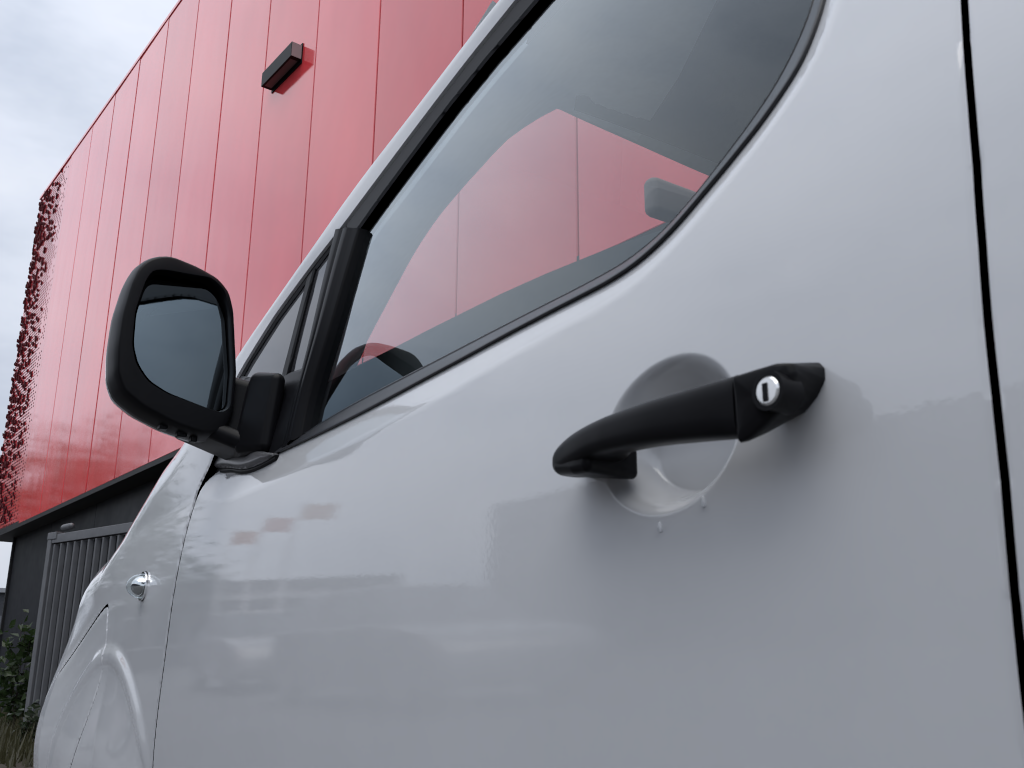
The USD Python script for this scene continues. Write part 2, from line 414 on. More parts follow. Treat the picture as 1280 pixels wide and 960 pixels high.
van = thing('delivery_van', 'white delivery van with black mirror and keyhole door handle, filling the right of the picture', 'van')
door = obj('front_door', sheet(door_poly, door_y, 0.0048, 0.02, 0.0017, 0.0030, fine=(sbox(-0.1488, 0.8736, -0.0096, 0.9888), 0.0012)), PAINT, van)
# side panel behind the door
GAP = 0.0042
seam_b = seam_r + [GAP, 0]
panel_poly = P2(np.vstack([seam_b, [(1.6, 1.60), (1.78, 1.55), (1.86, 1.1), (1.86, 0.35)]]))
rw = shapely.Point(1.06, 0.29).buffer(0.36, 24)
panel_poly = panel_poly.difference(rw)
obj('side_panel', sheet(panel_poly, S, 0.012, 0.02, 0.0017, 0.0030), PAINT, van)

# front wing and the bumper corner in front of it, parted by a shut line
wing_top = [(x, float(zcrown(x)) - 0.135 * RHO) for x in np.linspace(-1.07, -2.10, 40)]
shut = spline([(-2.10, 0.66), (-2.00, 0.735), (-1.90, 0.792), (-1.80, 0.835), (-1.71, 0.867), (-1.62, 0.893), (-1.56, 0.905), (-1.535, 0.903), (-1.52, 0.888), (-1.508, 0.862), (-1.498, 0.835), (-1.49, 0.80), (-1.52, 0.72), (-1.60, 0.60), (-1.66, 0.45), (-1.66, 0.30)], 0.02)
front_all = P2(np.vstack([[(-1.086, 0.30)], seam_f[seam_f[:, 1] < 1.046] - [0.0088, 0], [(-0.982, 1.060), (-0.966, 1.074), (-0.966, 1.088), (-0.976, 1.104), (-0.994, 1.120), (-1.03, 1.16), (-1.065, 1.205)], wing_top, [(-2.16, 0.90), (-2.28, 0.70), (-2.30, 0.30)]])).buffer(0)
wheel_hole = shapely.Point(AX, 0.295).buffer(0.325, 32).union(sbox(AX - 0.325, 0.0, AX + 0.325, 0.295))
front_all = front_all.difference(wheel_hole)
bump_poly = P2(np.vstack([shut, [(-2.4, 0.30), (-2.4, 0.66)]])).buffer(0)
line = LineString(shut).buffer(0.0028)
def biggest(g): return g if g.geom_type == 'Polygon' else max(g.geoms, key=lambda h: h.area)
wing_poly = biggest(front_all.difference(bump_poly.union(line)))
bumper_poly = biggest(front_all.intersection(bump_poly).difference(line))
wing_mesh = sheet(wing_poly, wing_s, 0.005, 0.02, 0.002, 0.0035)
wing = obj('front_wing', wing_mesh, PAINT, van)
bump = obj('front_bumper', sheet(bumper_poly, wing_s, 0.006, 0.02, 0.002, 0.0035), PAINT, van)
# dark inner sheets that close the gaps
back_poly = P2([(-1.40, 0.62), (-1.0, 0.33), (1.8, 0.33), (1.8, 1.0), (-1.40, 0.95)])
obj('inner_sill', sheet(back_poly, lambda x, z: S(x, z) + 0.045, 0.05, 0, 0, 0), SATIN, van)
obj('door_jamb', sheet(P2([(0.06, 0.33), (0.19, 0.33), (0.19, 1.56), (0.03, 1.56), (0.06, 1.2)]), lambda x, z: S(x, z) + 0.021, 0.03, 0, 0, 0), SATIN, van)

# ---- window frame, seal, glass
L0 = np.array([[-0.12, 0.152, 1.600], [-0.30, 0.136, 1.555], [-0.440, 0.121, 1.509], [-0.516, 0.116, 1.484], [-0.596, 0.108, 1.451], [-0.737, 0.096, 1.398], [-0.859, 0.086, 1.343], [-0.962, 0.080, 1.300], [-1.068, 0.074, 1.255], [-1.151, 0.069, 1.213], [-1.236, 0.064, 1.167], [-1.31, 0.060, 1.125]])
L1 = np.array([(-0.12, 1.59), (-0.28, 1.533), (-0.413, 1.490), (-0.494, 1.461), (-0.556, 1.435), (-0.657, 1.391), (-0.757, 1.349), (-0.84, 1.322), (-0.95, 1.280), (-1.03, 1.235), (-1.10, 1.185), (-1.19, 1.12)])
LG = np.array([(-0.17, 1.512), (-0.364, 1.459), (-0.45, 1.434), (-0.516, 1.409), (-0.652, 1.345), (-0.712, 1.314)])
pil_out = spline(L0, 0.03); k = len(pil_out)
l1 = LineString(L1); in2 = np.array([l1.interpolate(t, normalized=True).coords[0] for t in np.linspace(0, 1, k)])
pin = np.stack([in2[:, 0], G(in2[:, 0], in2[:, 1]) - 0.011, in2[:, 1]], 1)
mid = 0.5 * (pil_out + pin) + [0, -0.0025, 0.000]
mid2 = 0.86 * pil_out + 0.14 * pin + [0, -0.0016, 0.001]
wrap = pil_out + [-0.010, 0.055, 0.004]
inn = pin + [0.004, 0.018, -0.004]
secs = np.stack([inn, pin, mid, mid2, pil_out, pil_out + [-0.0015, 0.003, 0.0010], pil_out + [-0.004, 0.010, 0.002], wrap], 1)
apil = loft(secs, closed=False, caps=False)
obj('windscreen_pillar', apil, PAINT, van, smooth=60)
frame_poly = P2(np.vstack([LG, L1[6:0:-1] + [0.002, -0.002]])).buffer(0)
obj('window_frame', sheet(frame_poly, lambda x, z: G(x, z) - 0.009, 0.012, 0.02, 0.003, 0.004), SATIN, van)
top_strip = P2([(-0.17, 1.512), (-0.09, 1.50), (-0.13, 1.56), (-0.30, 1.54)])
obj('roof_rail', sheet(P2([(-0.26, 1.562), (-0.12, 1.580), (0.06, 1.577), (1.6, 1.605), (1.6, 1.64), (-0.26, 1.612)]), lambda x, z: G(x, z) - 0.016, 0.02, 0.02, 0.004, 0.005), PAINT, van)

SEALIN = spline([(-0.700, 1.0585), (-0.652, 1.0625), (-0.557, 1.0675), (-0.388, 1.0712), (-0.316, 1.0726), (-0.253, 1.0736), (-0.209, 1.0742), (-0.171, 1.0757), (-0.147, 1.0783), (-0.12, 1.0857), (-0.10, 1.0957), (-0.077, 1.111), (-0.037, 1.143), (-0.013, 1.172), (0.001, 1.202), (0.004, 1.232), (0.003, 1.275), (-0.008, 1.36), (-0.038, 1.436), (-0.095, 1.492)], 0.008)
win_seg = WIN[(WIN[:, 0] > -0.765)]
seal_poly = P2(np.vstack([win_seg + [0.0, 0.0], SEALIN[::-1], [(-0.735, 1.056)]])).buffer(0)
seal_poly = biggest(seal_poly.buffer(0.0008))
seal_edge = LineString(np.vstack([SEALIN]))
def resamp(p, n):
    d = np.r_[0, np.cumsum(np.linalg.norm(np.diff(p, axis=0), axis=1))]; t = np.linspace(0, d[-1], n)
    return np.stack([np.interp(t, d, p[:, i]) for i in range(p.shape[1])], 1)
def strip3(A, B, prof, n=160):
    """moulding between polylines A and B (3D): prof = [(share of the way, how far out)]"""
    a, b = resamp(A, n), resamp(B, n); up = np.array([0, -1.0, 0])
    return loft(np.stack([a * (1 - t) + b * t + up * o for t, o in prof], 1), closed=False, caps=False)
wl = win_seg; A3 = np.stack([wl[:, 0], S(wl[:, 0], wl[:, 1]) + lip(wl[:, 0], wl[:, 1]) - 0.0008, wl[:, 1]], 1)
sl = spline(np.vstack([[(-0.750, 1.058)], SEALIN]), 0.01); B3 = np.stack([sl[:, 0], G(sl[:, 0], sl[:, 1]) - 0.003, sl[:, 1]], 1)
SEALP = [(-0.16, -0.005), (-0.14, 0.0012), (-0.10, 0.0022), (0.0, 0.0026), (0.12, 0.0024), (0.40, 0.0022), (0.70, 0.0018), (0.80, 0.0008), (0.84, 0.0008), (0.88, 0.0020), (0.95, 0.0016), (1.0, 0.0), (1.01, -0.006)]
seal_m = strip3(A3, B3, SEALP)
obj('window_seal', seal_m, RUBBER, van, smooth=70)
glass_poly = P2(np.vstack([[(-0.716, 1.050)], SEALIN, [(-0.17, 1.512)], LG[1:], [(-0.700, 1.200)]])).buffer(0.003)
obj('door_window', sheet(glass_poly, G, 0.02, 0, 0, 0), GLASS, van)
pa = spline([(-0.772, 1.348), (-0.760, 1.26), (-0.749, 1.178), (-0.748, 1.10), (-0.748, 1.040)], 0.01); pb = spline([(-0.690, 1.318), (-0.692, 1.303), (-0.698, 1.196), (-0.710, 1.106), (-0.706, 1.052)], 0.01)
PA3 = np.stack([pa[:, 0], G(pa[:, 0], pa[:, 1]) - 0.012, pa[:, 1]], 1); PB3 = np.stack([pb[:, 0], G(pb[:, 0], pb[:, 1]) - 0.012, pb[:, 1]], 1)
obj('divider_post', strip3(PA3, PB3, [(-0.02, -0.02), (0.0, 0.0), (0.05, 0.003), (0.28, 0.0035), (0.34, 0.001), (0.42, 0.001), (0.48, 0.0045), (0.70, 0.005), (0.78, 0.001), (0.96, -0.001), (1.0, -0.004), (1.01, -0.02)], 60), SATIN, van, smooth=40)
q_poly = P2([(-0.775, 1.341), (-0.84, 1.3165), (-0.94, 1.279), (-1.022, 1.234), (-1.060, 1.200), (-1.02, 1.12), (-0.752, 1.12), (-0.752, 1.178)])
obj('quarter_window', sheet(q_poly, lambda x, z: G(x, z) - 0.004, 0.02, 0.004, 0.001, 0.003), GLOSSB, van)
strip = P2([(-0.832, 1.316), (-0.852, 1.308), (-0.838, 1.125), (-0.815, 1.125)])
obj('quarter_seal', sheet(strip, lambda x, z: G(x, z) - 0.0085, 0.01, 0.008, 0.002, 0.003), SATIN, van)
fr2 = P2([(-0.757, 1.351), (-0.84, 1.324), (-0.95, 1.282), (-1.03, 1.237), (-1.075, 1.205), (-1.062, 1.196), (-1.022, 1.230), (-0.94, 1.273), (-0.84, 1.309), (-0.775, 1.334)])
obj('quarter_frame', sheet(fr2, lambda x, z: G(x, z) - 0.007, 0.01, 0.01, 0.002, 0.003), SATIN, van)
# inner trim of the door, seen through the glass above the seal
obj('door_trim', sheet(P2([(-1.05, 0.90), (0.05, 0.90), (0.05, 1.135), (-0.10, 1.147), (-0.221, 1.161), (-0.30, 1.171), (-0.406, 1.179), (-0.487, 1.183), (-0.63, 1.186), (-1.05, 1.19)]), lambda x, z: 0.152 + 0 * x + 0.02 * (1.05 - z), 0.05, 0.03, 0.006, 0.006), DARKIN, van)

# ---- door handle
def handle_mesh(x0, x1, n):
    xs = np.linspace(x0, x1, n)
    X =  [-0.1545, -0.1500, -0.1400, -0.1200, -0.1010, -0.0890, -0.0550, -0.0240, 0.0072]
    ZT = [0.9250, 0.9300, 0.9335, 0.9366, 0.9382, 0.9388, 0.9396, 0.9399, 0.9408]
    ZB = [0.9180, 0.9140, 0.9130, 0.9150, 0.9172, 0.9168, 0.9147, 0.9118, 0.9082]
    YO = [-0.0240, -0.0290, -0.0325, -0.0365, -0.0385, -0.0395, -0.0405, -0.0390, -0.0345]   # outermost face
    YI = [0.004, 0.004, 0.004, 0.002, -0.006, -0.016, -0.022, -0.020, -0.024]
    fz = [PchipInterpolator(X, a) for a in (ZT, ZB, YO, YI)]
    secs = []
    for x in xs:
        zt, zb, yo, yi = (float(f(x)) for f in fz)
        an = np.linspace(0, 2 * np.pi, 40, endpoint=False); c, s = np.cos(an), np.sin(an); e = float(np.interp(x, [-0.15, -0.10, -0.05, 0.0, 0.01, 0.06], [0.75, 0.66, 0.66, 0.60, 0.48, 0.45]))
        cz, cy = (zt + zb) / 2, yo + 0.011
        secs.append(np.stack([np.full(40, x), cy + np.where(c < 0, 0.011, max(yi - cy, 0.002)) * np.sign(c) * np.abs(c) ** e, cz + (zt - zb) / 2 * np.sign(s) * np.abs(s) ** e], 1))
    return loft(secs)
obj('handle_grip', handle_mesh(-0.1545, 0.0072, 140), BLACK, door, smooth=50)
def cap_outline(pts, r):
    p = Polygon(pts).buffer(-r, quad_segs=8).buffer(r, quad_segs=8).exterior
    q = np.array([p.interpolate(t, normalized=True).coords[0] for t in np.linspace(0, 1, 4000, endpoint=False)])
    c = np.array([0.020, 0.926]); a_ = np.arctan2(q[:, 1] - c[1], q[:, 0] - c[0]); o = np.argsort(a_); a_, R_ = a_[o], np.linalg.norm(q - c, axis=1)[o]
    an_ = np.linspace(-np.pi, np.pi, 120, endpoint=False); return c, an_, np.interp(an_, a_, R_, period=2 * np.pi)
c_, an_, rb_ = cap_outline([(0.002, 0.941), (0.020, 0.9452), (0.0325, 0.9468), (0.0360, 0.9425), (0.0358, 0.936), (0.0300, 0.9285), (0.0220, 0.9228), (0.0130, 0.9222), (0.006, 0.9222)], 0.0020)
_, _, rf_ = cap_outline([(0.0082, 0.9383), (0.020, 0.9400), (0.0300, 0.9412), (0.0362, 0.9402), (0.0382, 0.9350), (0.0355, 0.9265), (0.0300, 0.9180), (0.0205, 0.9105), (0.0140, 0.9060), (0.0082, 0.9040)], 0.0012)
def cap_ring(w, inset, off, base=None):
    r = (rb_ * (1 - w) + rf_ * w) - inset; q = c_ + r[:, None] * np.stack([np.cos(an_), np.sin(an_)], 1)
    y = np.interp(q[:, 0], [0.008, 0.040], [-0.0348, -0.0235]) + off - 0.0016 * np.clip((q[:, 1] - 0.905) / 0.036, 0, 1)
    y0 = 0.003; return np.stack([q[:, 0], y0 + (y - y0) * (1 if base is None else base), q[:, 1]], 1)
cap = loft([cap_ring(0, 0, 0, 0.0), cap_ring(0.3, -0.0002, 0, 0.28), cap_ring(0.65, -0.0004, 0, 0.58), cap_ring(0.93, -0.0003, 0, 0.85), cap_ring(1, 0, 0.0020), cap_ring(1, 0.0008, 0.0006), cap_ring(1, 0.0022, 0.0), cap_ring(1, 0.006, -0.0006), cap_ring(1, 0.010, -0.0008)])
obj('handle_cap', cap, BLACK, door, smooth=45)
foot = man(hull([((-0.1495, -0.022, 0.9205), 0.0050), ((-0.1430, -0.026, 0.9182), 0.0055), ((-0.1250, -0.029, 0.9150), 0.0052), ((-0.1150, -0.029, 0.9145), 0.0050), ((-0.1150, -0.028, 0.9260), 0.006), ((-0.140, -0.026, 0.9260), 0.006),
                 ((-0.1490, 0.004, 0.9200), 0.0045), ((-0.1140, 0.004, 0.9132), 0.0040), ((-0.1140, 0.004, 0.9260), 0.004), ((-0.147, 0.004, 0.926), 0.004)], 24))
obj('handle_foot', foot, BLACK, door, smooth=50)
KX, KZ = 0.0282, 0.9262
def disc_y(r, y0, y1, n=40, ch=0.0006, zc=0.0):
    prof = [[0, 0], [r, 0], [r, (y1 - y0) - ch], [r - ch, y1 - y0], [0, y1 - y0]]
    m = trimesh.creation.revolve(np.array(prof), sections=n)
    m.apply_transform(trimesh.transformations.rotation_matrix(np.pi / 2, [1, 0, 0])); m.apply_translation([0, -y0, 0]); return m
lock = disc_y(0.0074, 0.022, 0.0338, ch=0.0012); lock.apply_translation([KX, 0, KZ + 0.0005])
slot = bx(-0.0014, 0.0014, -0.0344, -0.0335, -0.0048, 0.0042); slot.apply_translation([KX - 0.0006, 0, KZ])
colr = trimesh.creation.annulus(0.0075, 0.0098, 0.0150, 40); colr.apply_transform(trimesh.transformations.rotation_matrix(np.pi / 2, [1, 0, 0])); colr.apply_translation([KX, -0.0256, KZ + 0.0005])
obj('lock_cylinder', lock, STEEL, door); obj('key_slot', slot, BLACK, door); obj('lock_collar', colr, BLACK, door)

# ---- side repeater on the wing
ix, iz = -1.247, 0.9185; iy = float(wing_s(np.array([ix]), np.array([iz]))[0])
a = np.linspace(0, np.pi / 2, 12)
def domem(r, h, y):
    m = trimesh.creation.revolve(np.stack([r * np.cos(a), h * np.sin(a)], 1), sections=36)
    m.apply_transform(trimesh.transformations.rotation_matrix(np.pi / 2, [1, 0, 0])); m.apply_translation([ix, y, iz]); return m
bez = trimesh.creation.annulus(0.0165, 0.0215, 0.006, 36); bez.apply_transform(trimesh.transformations.rotation_matrix(np.pi / 2, [1, 0, 0])); bez.apply_translation([ix, iy - 0.001, iz])
gask = trimesh.creation.annulus(0.0185, 0.0225, 0.004, 36); gask.apply_transform(trimesh.transformations.rotation_matrix(np.pi / 2, [1, 0, 0])); gask.apply_translation([ix, iy + 0.001, iz])
obj('repeater_gasket', gask, BLACK, wing); obj('repeater_bezel', bez, CHROME, wing)
obj('repeater_lens', domem(0.0185, 0.023, iy - 0.003), LENSM, wing, smooth=60)
obj('repeater_reflector', domem(0.0150, 0.017, iy - 0.0025), CHROME, wing, smooth=60)

# ---- door mirror
MX = -0.85
rim_o = smooth_ring([(-0.131, 1.270), (-0.122, 1.282), (-0.108, 1.290), (-0.094, 1.293), (-0.062, 1.287), (-0.035, 1.278), (-0.019, 1.263), (-0.011, 1.239), (0.0, 1.157), (0.0, 1.103), (-0.010, 1.079), (-0.034, 1.074), (-0.071, 1.082), (-0.108, 1.096), (-0.133, 1.112), (-0.142, 1.133), (-0.145, 1.167), (-0.144, 1.208), (-0.138, 1.248)])
rim_i = smooth_ring([(-0.122, 1.252), (-0.116, 1.266), (-0.104, 1.271), (-0.044, 1.274), (-0.027, 1.263), (-0.016, 1.233), (-0.006, 1.160), (-0.006, 1.112), (-0.017, 1.104), (-0.082, 1.117), (-0.106, 1.128), (-0.122, 1.147), (-0.129, 1.170), (-0.130, 1.212)])
def align(a, b):
    """start ring b at the point nearest in angle to ring a's start, same turn"""
    def turn(r): return np.sum(r[:, 0] * np.roll(r[:, 1], -1) - np.roll(r[:, 0], -1) * r[:, 1])
    if turn(a) * turn(b) < 0: b = b[::-1]
    ca, cb = a.mean(0), b.mean(0); d = a[0] - ca
    k = int(np.argmax(((b - cb) @ d) / np.linalg.norm(b - cb, axis=1))); return np.roll(b, -k, 0)
rim_i = align(rim_o, rim_i)
def ring3(r2, x, s=1.0, grow=0.0, c=None):
    c = r2.mean(0) if c is None else c
    d = r2 - c; q = c + d * s + grow * d / np.linalg.norm(d, axis=1, keepdims=True)
    xx = np.broadcast_to(x, len(q)); return np.stack([xx, q[:, 0], q[:, 1]], 1)
# rim face leans: top and outer edge further back
def leanx(r): return np.zeros(len(r))
housing = loft([ring3(rim_i, MX - 0.040, 0.98), ring3(rim_i, MX - 0.022, 1.0), ring3(rim_i, MX - 0.004), ring3(rim_i, MX + 0.0005, 1.02), ring3(rim_o, MX + 0.0005, 0.97), ring3(rim_o, MX - 0.003), ring3(rim_o, MX - 0.012, 1, 0.003),
                ring3(rim_o, MX - 0.030, 1, 0.005), ring3(rim_o, MX - 0.042, 1, 0.0045), ring3(rim_o, MX - 0.047, 0.985, 0.0)], closed=True, caps=False)
mir = obj('mirror_housing', housing, BLACK, van, smooth=50)
shell = loft([ring3(rim_o, MX - 0.046, 1, 0.0015), ring3(rim_o, MX - 0.055, 1, 0.002), ring3(rim_o, MX - 0.075, 0.96), ring3(rim_o, MX - 0.095, 0.86), ring3(rim_o, MX - 0.110, 0.68), ring3(rim_o, MX - 0.119, 0.42), ring3(rim_o, MX - 0.122, 0.12)], closed=True, caps=True)
obj('mirror_cap', shell, PAINT, mir, smooth=60)
gl2 = smooth_ring([(-0.1215, 1.2440), (-0.1165, 1.2520), (-0.044, 1.264), (-0.030, 1.254), (-0.018, 1.230), (-0.0075, 1.159), (-0.0075, 1.113), (-0.018, 1.106), (-0.081, 1.119), (-0.105, 1.130), (-0.120, 1.148), (-0.1275, 1.170), (-0.1285, 1.210)], 80)
gx = MX - 0.0075 - 0.09 * (gl2[:, 0] + 0.065) - 0.025 * (gl2[:, 1] - 1.13)
gl3 = np.stack([gx, gl2[:, 0], gl2[:, 1]], 1)
nrm = np.array([1.0, 0.0, 0.06])
gmesh = loft([gl3, gl3 - [0.003, 0, 0]])
obj('mirror_glass', gmesh, MIRRORG, mir, smooth=20)
plate = loft([ring3(rim_i, MX - 0.034, 1.0), ring3(rim_i, MX - 0.038, 1.0)])
obj('mirror_backplate', plate, SATIN, mir, smooth=20)
arm = man(hull([((MX - 0.035, -0.012, 1.150), 0.012), ((MX - 0.075, -0.012, 1.145), 0.012), ((MX - 0.035, -0.02, 1.090), 0.014), ((MX - 0.075, -0.02, 1.090), 0.014),
                ((MX - 0.01, 0.040, 1.138), 0.012), ((MX - 0.10, 0.050, 1.140), 0.012), ((MX - 0.01, 0.028, 1.075), 0.014), ((MX - 0.10, 0.032, 1.080), 0.014)], 20))
obj('mirror_arm', arm, BLACK, mir, smooth=50)
knuckle = man(hull([((-0.838, 0.026, 1.146), 0.013), ((-0.838, 0.014, 1.062), 0.013), ((-0.80, 0.034, 1.140), 0.010), ((-0.80, 0.026, 1.058), 0.010), ((-0.93, 0.05, 1.15), 0.01), ((-0.93, 0.035, 1.07), 0.012)], 20))
obj('mirror_hinge', knuckle, BLACK, mir, smooth=50)
under_arm = man(hull([((MX - 0.03, -0.035, 1.092), 0.012), ((MX - 0.085, -0.035, 1.094), 0.014), ((-0.835, 0.016, 1.064), 0.012), ((-0.92, 0.03, 1.068), 0.012)], 16))
obj('mirror_bracket', under_arm, BLACK, mir, smooth=50)
base_poly = P2([(-1.045, 1.213), (-0.90, 1.170), (-0.75, 1.150), (-0.745, 1.046), (-0.771, 1.0425), (-0.822, 1.0385), (-0.86, 1.0385), (-0.899, 1.0405), (-0.945, 1.048), (-0.985, 1.061), (-1.03, 1.10)])
obj('mirror_base', sheet(base_poly, lambda x, z: np.minimum(G(x, z) - 0.011, S(x, z) + 0.012), 0.01, 0.02, 0.005, 0.006), BLACK, mir)
foot_poly = P2(spline([(-1.12, 1.17), (-1.10, 1.10), (-1.04, 1.070), (-0.985, 1.060), (-0.945, 1.054), (-0.905, 1.0465), (-0.878, 1.0405), (-0.849, 1.0360), (-0.82, 1.0335), (-0.78, 1.0330), (-0.752, 1.0345), (-0.750, 1.0385), (-0.80, 1.050), (-0.90, 1.085), (-1.0, 1.135)], 0.01, True))
foot_fn = lambda x, z: G(x, z) - 0.022 - 0.006 * sstep((1.12 - z) / 0.06)
obj('mirror_foot', sheet(foot_poly, foot_fn, 0.003, 0.03, 0.007, 0.007), FOOTM, mir)
obj('mirror_foot', sheet(P2([(-1.04, 1.04), (-0.90, 1.03), (-0.92, 1.10), (-1.05, 1.15)]), lambda x, z: S(x, np.minimum(z, 1.03)) + 0.012, 0.02, 0.0, 0.0, 0.0), FOOTM, mir)
fs_ = spline([(-0.965, 1.0530), (-0.925, 1.0475), (-0.905, 1.0440), (-0.878, 1.0380), (-0.849, 1.0335), (-0.82, 1.0310), (-0.78, 1.0305), (-0.745, 1.0325)], 0.01)
obj('foot_seal', tube(np.stack([fs_[:, 0], foot_fn(fs_[:, 0], fs_[:, 1]) + 0.010, fs_[:, 1]], 1), 0.0032, 8), SATIN, mir, smooth=60)
for (px, pz, q) in ((-0.055, 1.077, 0.006), (-0.078, 1.0835, 0.005), (-0.040, 1.073, 0.004)):
    obj('drain_nub', rbox(MX - 0.030, MX - 0.018, px - q, px + q, pz - 0.007, pz + 0.002, 0.0015, 8), BLACK, mir)

# ---- cabin
def ws(y, z): return -1.42 + (z - 1.10) * 1.66 + 0.08 * ((y - YC) / 0.65) ** 2
WSL = spline([(0.30, 1.10), (0.285, 1.19), (0.267, 1.291), (0.251, 1.330), (0.249, 1.377), (0.266, 1.443), (0.287, 1.489), (0.313, 1.538), (0.333, 1.5465), (0.382, 1.549), (0.513, 1.553), (0.665, 1.555), (YC, 1.556)], 0.02)
ws_poly = P2(np.vstack([WSL, (WSL * [-1, 1] + [2 * YC, 0])[::-1]])).buffer(0)
ws_full = P2([(0.10, 1.08), (0.13, 1.28), (0.17, 1.585), (2 * YC - 0.17, 1.585), (2 * YC - 0.13, 1.28), (2 * YC - 0.10, 1.08)])
obj('windscreen', sheet(ws_full, lambda y, z: ws(y, z) - 0.004, 0.04, 0, 0, 0, axes='yz'), SCREEN, van)
obj('windscreen_border', sheet(ws_full.difference(ws_poly), ws, 0.025, 0, 0, 0, axes='yz'), PILLARIN, van)
# trim between the door frame and the windscreen
lf = np.array([(-0.02, 1.53), (-0.17, 1.512), (-0.364, 1.459), (-0.45, 1.434), (-0.516, 1.409), (-0.652, 1.345), (-0.72, 1.31), (-0.80, 1.20), (-0.85, 1.08)])
lf3 = np.stack([lf[:, 0] + 0.0, G(lf[:, 0], lf[:, 1]) + 0.02, lf[:, 1]], 1)
lw2 = np.array([(0.50, 1.5535), (0.382, 1.549), (0.345, 1.5475), (0.300, 1.512), (0.287, 1.489), (0.266, 1.443), (0.249, 1.377), (0.260, 1.30), (0.30, 1.10)])
lw3 = np.stack([ws(lw2[:, 0], lw2[:, 1]) + 0.004, lw2[:, 0], lw2[:, 1]], 1)
ra, rb = resamp(spline(lf3, 0.03), 40), resamp(spline(lw3, 0.03), 40)
pt = loft(np.stack([ra, 0.6 * ra + 0.4 * rb + [0.02, 0.0, -0.012], 0.25 * ra + 0.75 * rb + [0.02, 0, -0.012], rb], 1), closed=False, caps=False)
obj('pillar_trim', pt, PILLARIN, van, smooth=80)
obj('pillar_trim', flip_y(pt, YC), PILLARIN, van, smooth=80)
hl_poly = P2([(-0.615, 0.36), (-0.40, 0.22), (-0.17, 0.15), (0.62, 0.15), (0.62, 2 * YC - 0.15), (-0.17, 2 * YC - 0.15), (-0.40, 2 * YC - 0.22), (-0.615, 2 * YC - 0.36)])
def roof_z(x, y): return 1.655 - 0.07 * ((y - YC) / 0.68) ** 4 - 0.03 * ((x - 0.4) / 1.3) ** 2
V, F, N = sheet(hl_poly, lambda x, y: 1.549 + 0.05 * sstep((x + 0.61) / 0.5) - 0.03 * ((y - YC) / 0.68) ** 4, 0.04, 0, 0, 0, axes='xy')
obj('headliner', (V, F, N), HEADLINE, van)
obj('roof_lining', sheet(P2([(-0.56, 0.24), (-0.42, 0.18), (0.6, 0.16), (0.6, 2 * YC - 0.16), (-0.42, 2 * YC - 0.18), (-0.56, 2 * YC - 0.24)]), lambda x, y: 1.568 + 0.03 * sstep((x + 0.56) / 0.4) + 0 * y, 0.1, 0, 0, 0, axes='xy'), HEADLINE, van)
obj('bulkhead', bx(0.62, 0.64, 0.10, 2 * YC - 0.10, 0.3, 1.62), DARKIN, van)
obj('dashboard', man(hull([((-1.28, 0.22, 1.05), 0.04), ((-1.28, 2 * YC - 0.22, 1.05), 0.04), ((-0.78, 0.20, 1.02), 0.05), ((-0.78, 2 * YC - 0.20, 1.02), 0.05), ((-0.75, 0.2, 0.75), 0.05), ((-0.75, 2 * YC - 0.2, 0.75), 0.05), ((-1.2, 0.2, 0.7), 0.05), ((-1.2, 2 * YC - 0.2, 0.7), 0.05)])), DARKIN, van)
obj('cabin_floor', bx(-1.2, 1.8, 0.08, 2 * YC - 0.08, 0.28, 0.31), SATIN, van)
rv = obj('rear_view_mirror', rbox(-0.730, -0.700, 0.585, 0.84, 1.488, 1.553, 0.012), RVM, van, smooth=50)
obj('mirror_stalk', tube([(-0.72, 0.72, 1.53), (-0.74, 0.76, 1.548), (-0.75, YC, 1.552)], 0.008), SATIN, rv)
wheel_c = np.array([-0.55, 0.45, 0.98])
an = np.linspace(0, 2 * np.pi, 40, endpoint=False); ax1, ax2 = np.array([0, 1.0, 0]), np.array([0.42, 0, 0.9])
sw = obj('steering_wheel', tube(wheel_c + 0.18 * (np.cos(an)[:, None] * ax1 + np.sin(an)[:, None] * ax2), 0.014, 10, True), SATIN, van, smooth=50)
obj('wheel_hub', man(hull([(wheel_c + [-0.04, 0, 0.02], 0.05), (wheel_c + 0.165 * ax1, 0.012), (wheel_c - 0.165 * ax1, 0.012)])), SATIN, sw, smooth=50)
for sy in (0.45, 2 * YC - 0.45):
    s = obj('seat', cat_(rbox(-0.25, 0.25, sy - 0.24, sy + 0.24, 0.58, 0.74, 0.05), man(hull([((0.22, sy - 0.18, 0.72), 0.06), ((0.22, sy + 0.18, 0.72), 0.06), ((0.40, sy - 0.16, 1.20), 0.05), ((0.40, sy + 0.16, 1.20), 0.05)]))), SEATM, van, smooth=50)
    obj('headrest', rbox(0.37, 0.46, sy - 0.12, sy + 0.12, 1.25, 1.43, 0.04), SEATM, s, smooth=50)

# ---- rest of the body
obj('roof', sheet(P2([(-0.62, 0.33), (-0.36, 0.175), (1.6, 0.165), (1.78, 0.2), (1.78, 2 * YC - 0.2), (1.6, 2 * YC - 0.165), (-0.36, 2 * YC - 0.175), (-0.62, 2 * YC - 0.33), (-0.66, YC)]), roof_z, 0.04, 0.03, 0.004, 0.006, axes='xy'), PAINT, van)
def bonnet_z(x, y):
    zc = zcrown(x); ys = S(x, np.full_like(x, 0.9)) + nose(x, zc - RHO)
    dy = np.minimum(np.minimum(y, 2 * YC - y) - ys, 0.75)
    inner = np.clip(RHO - dy, 0, RHO * 0.95)
    return zc - RHO + np.sqrt(RHO ** 2 - inner ** 2) + 0.02 * np.clip((dy - RHO) / 0.5, 0, 1)
def yb(x): return float(S(np.array([x]), np.array([0.9]))[0] + nose(np.array([x]), np.array([float(zcrown(x)) - RHO]))[0]) + 0.50 * RHO
bl = [(x, yb(x)) for x in np.linspace(-1.16, -1.99, 30)]
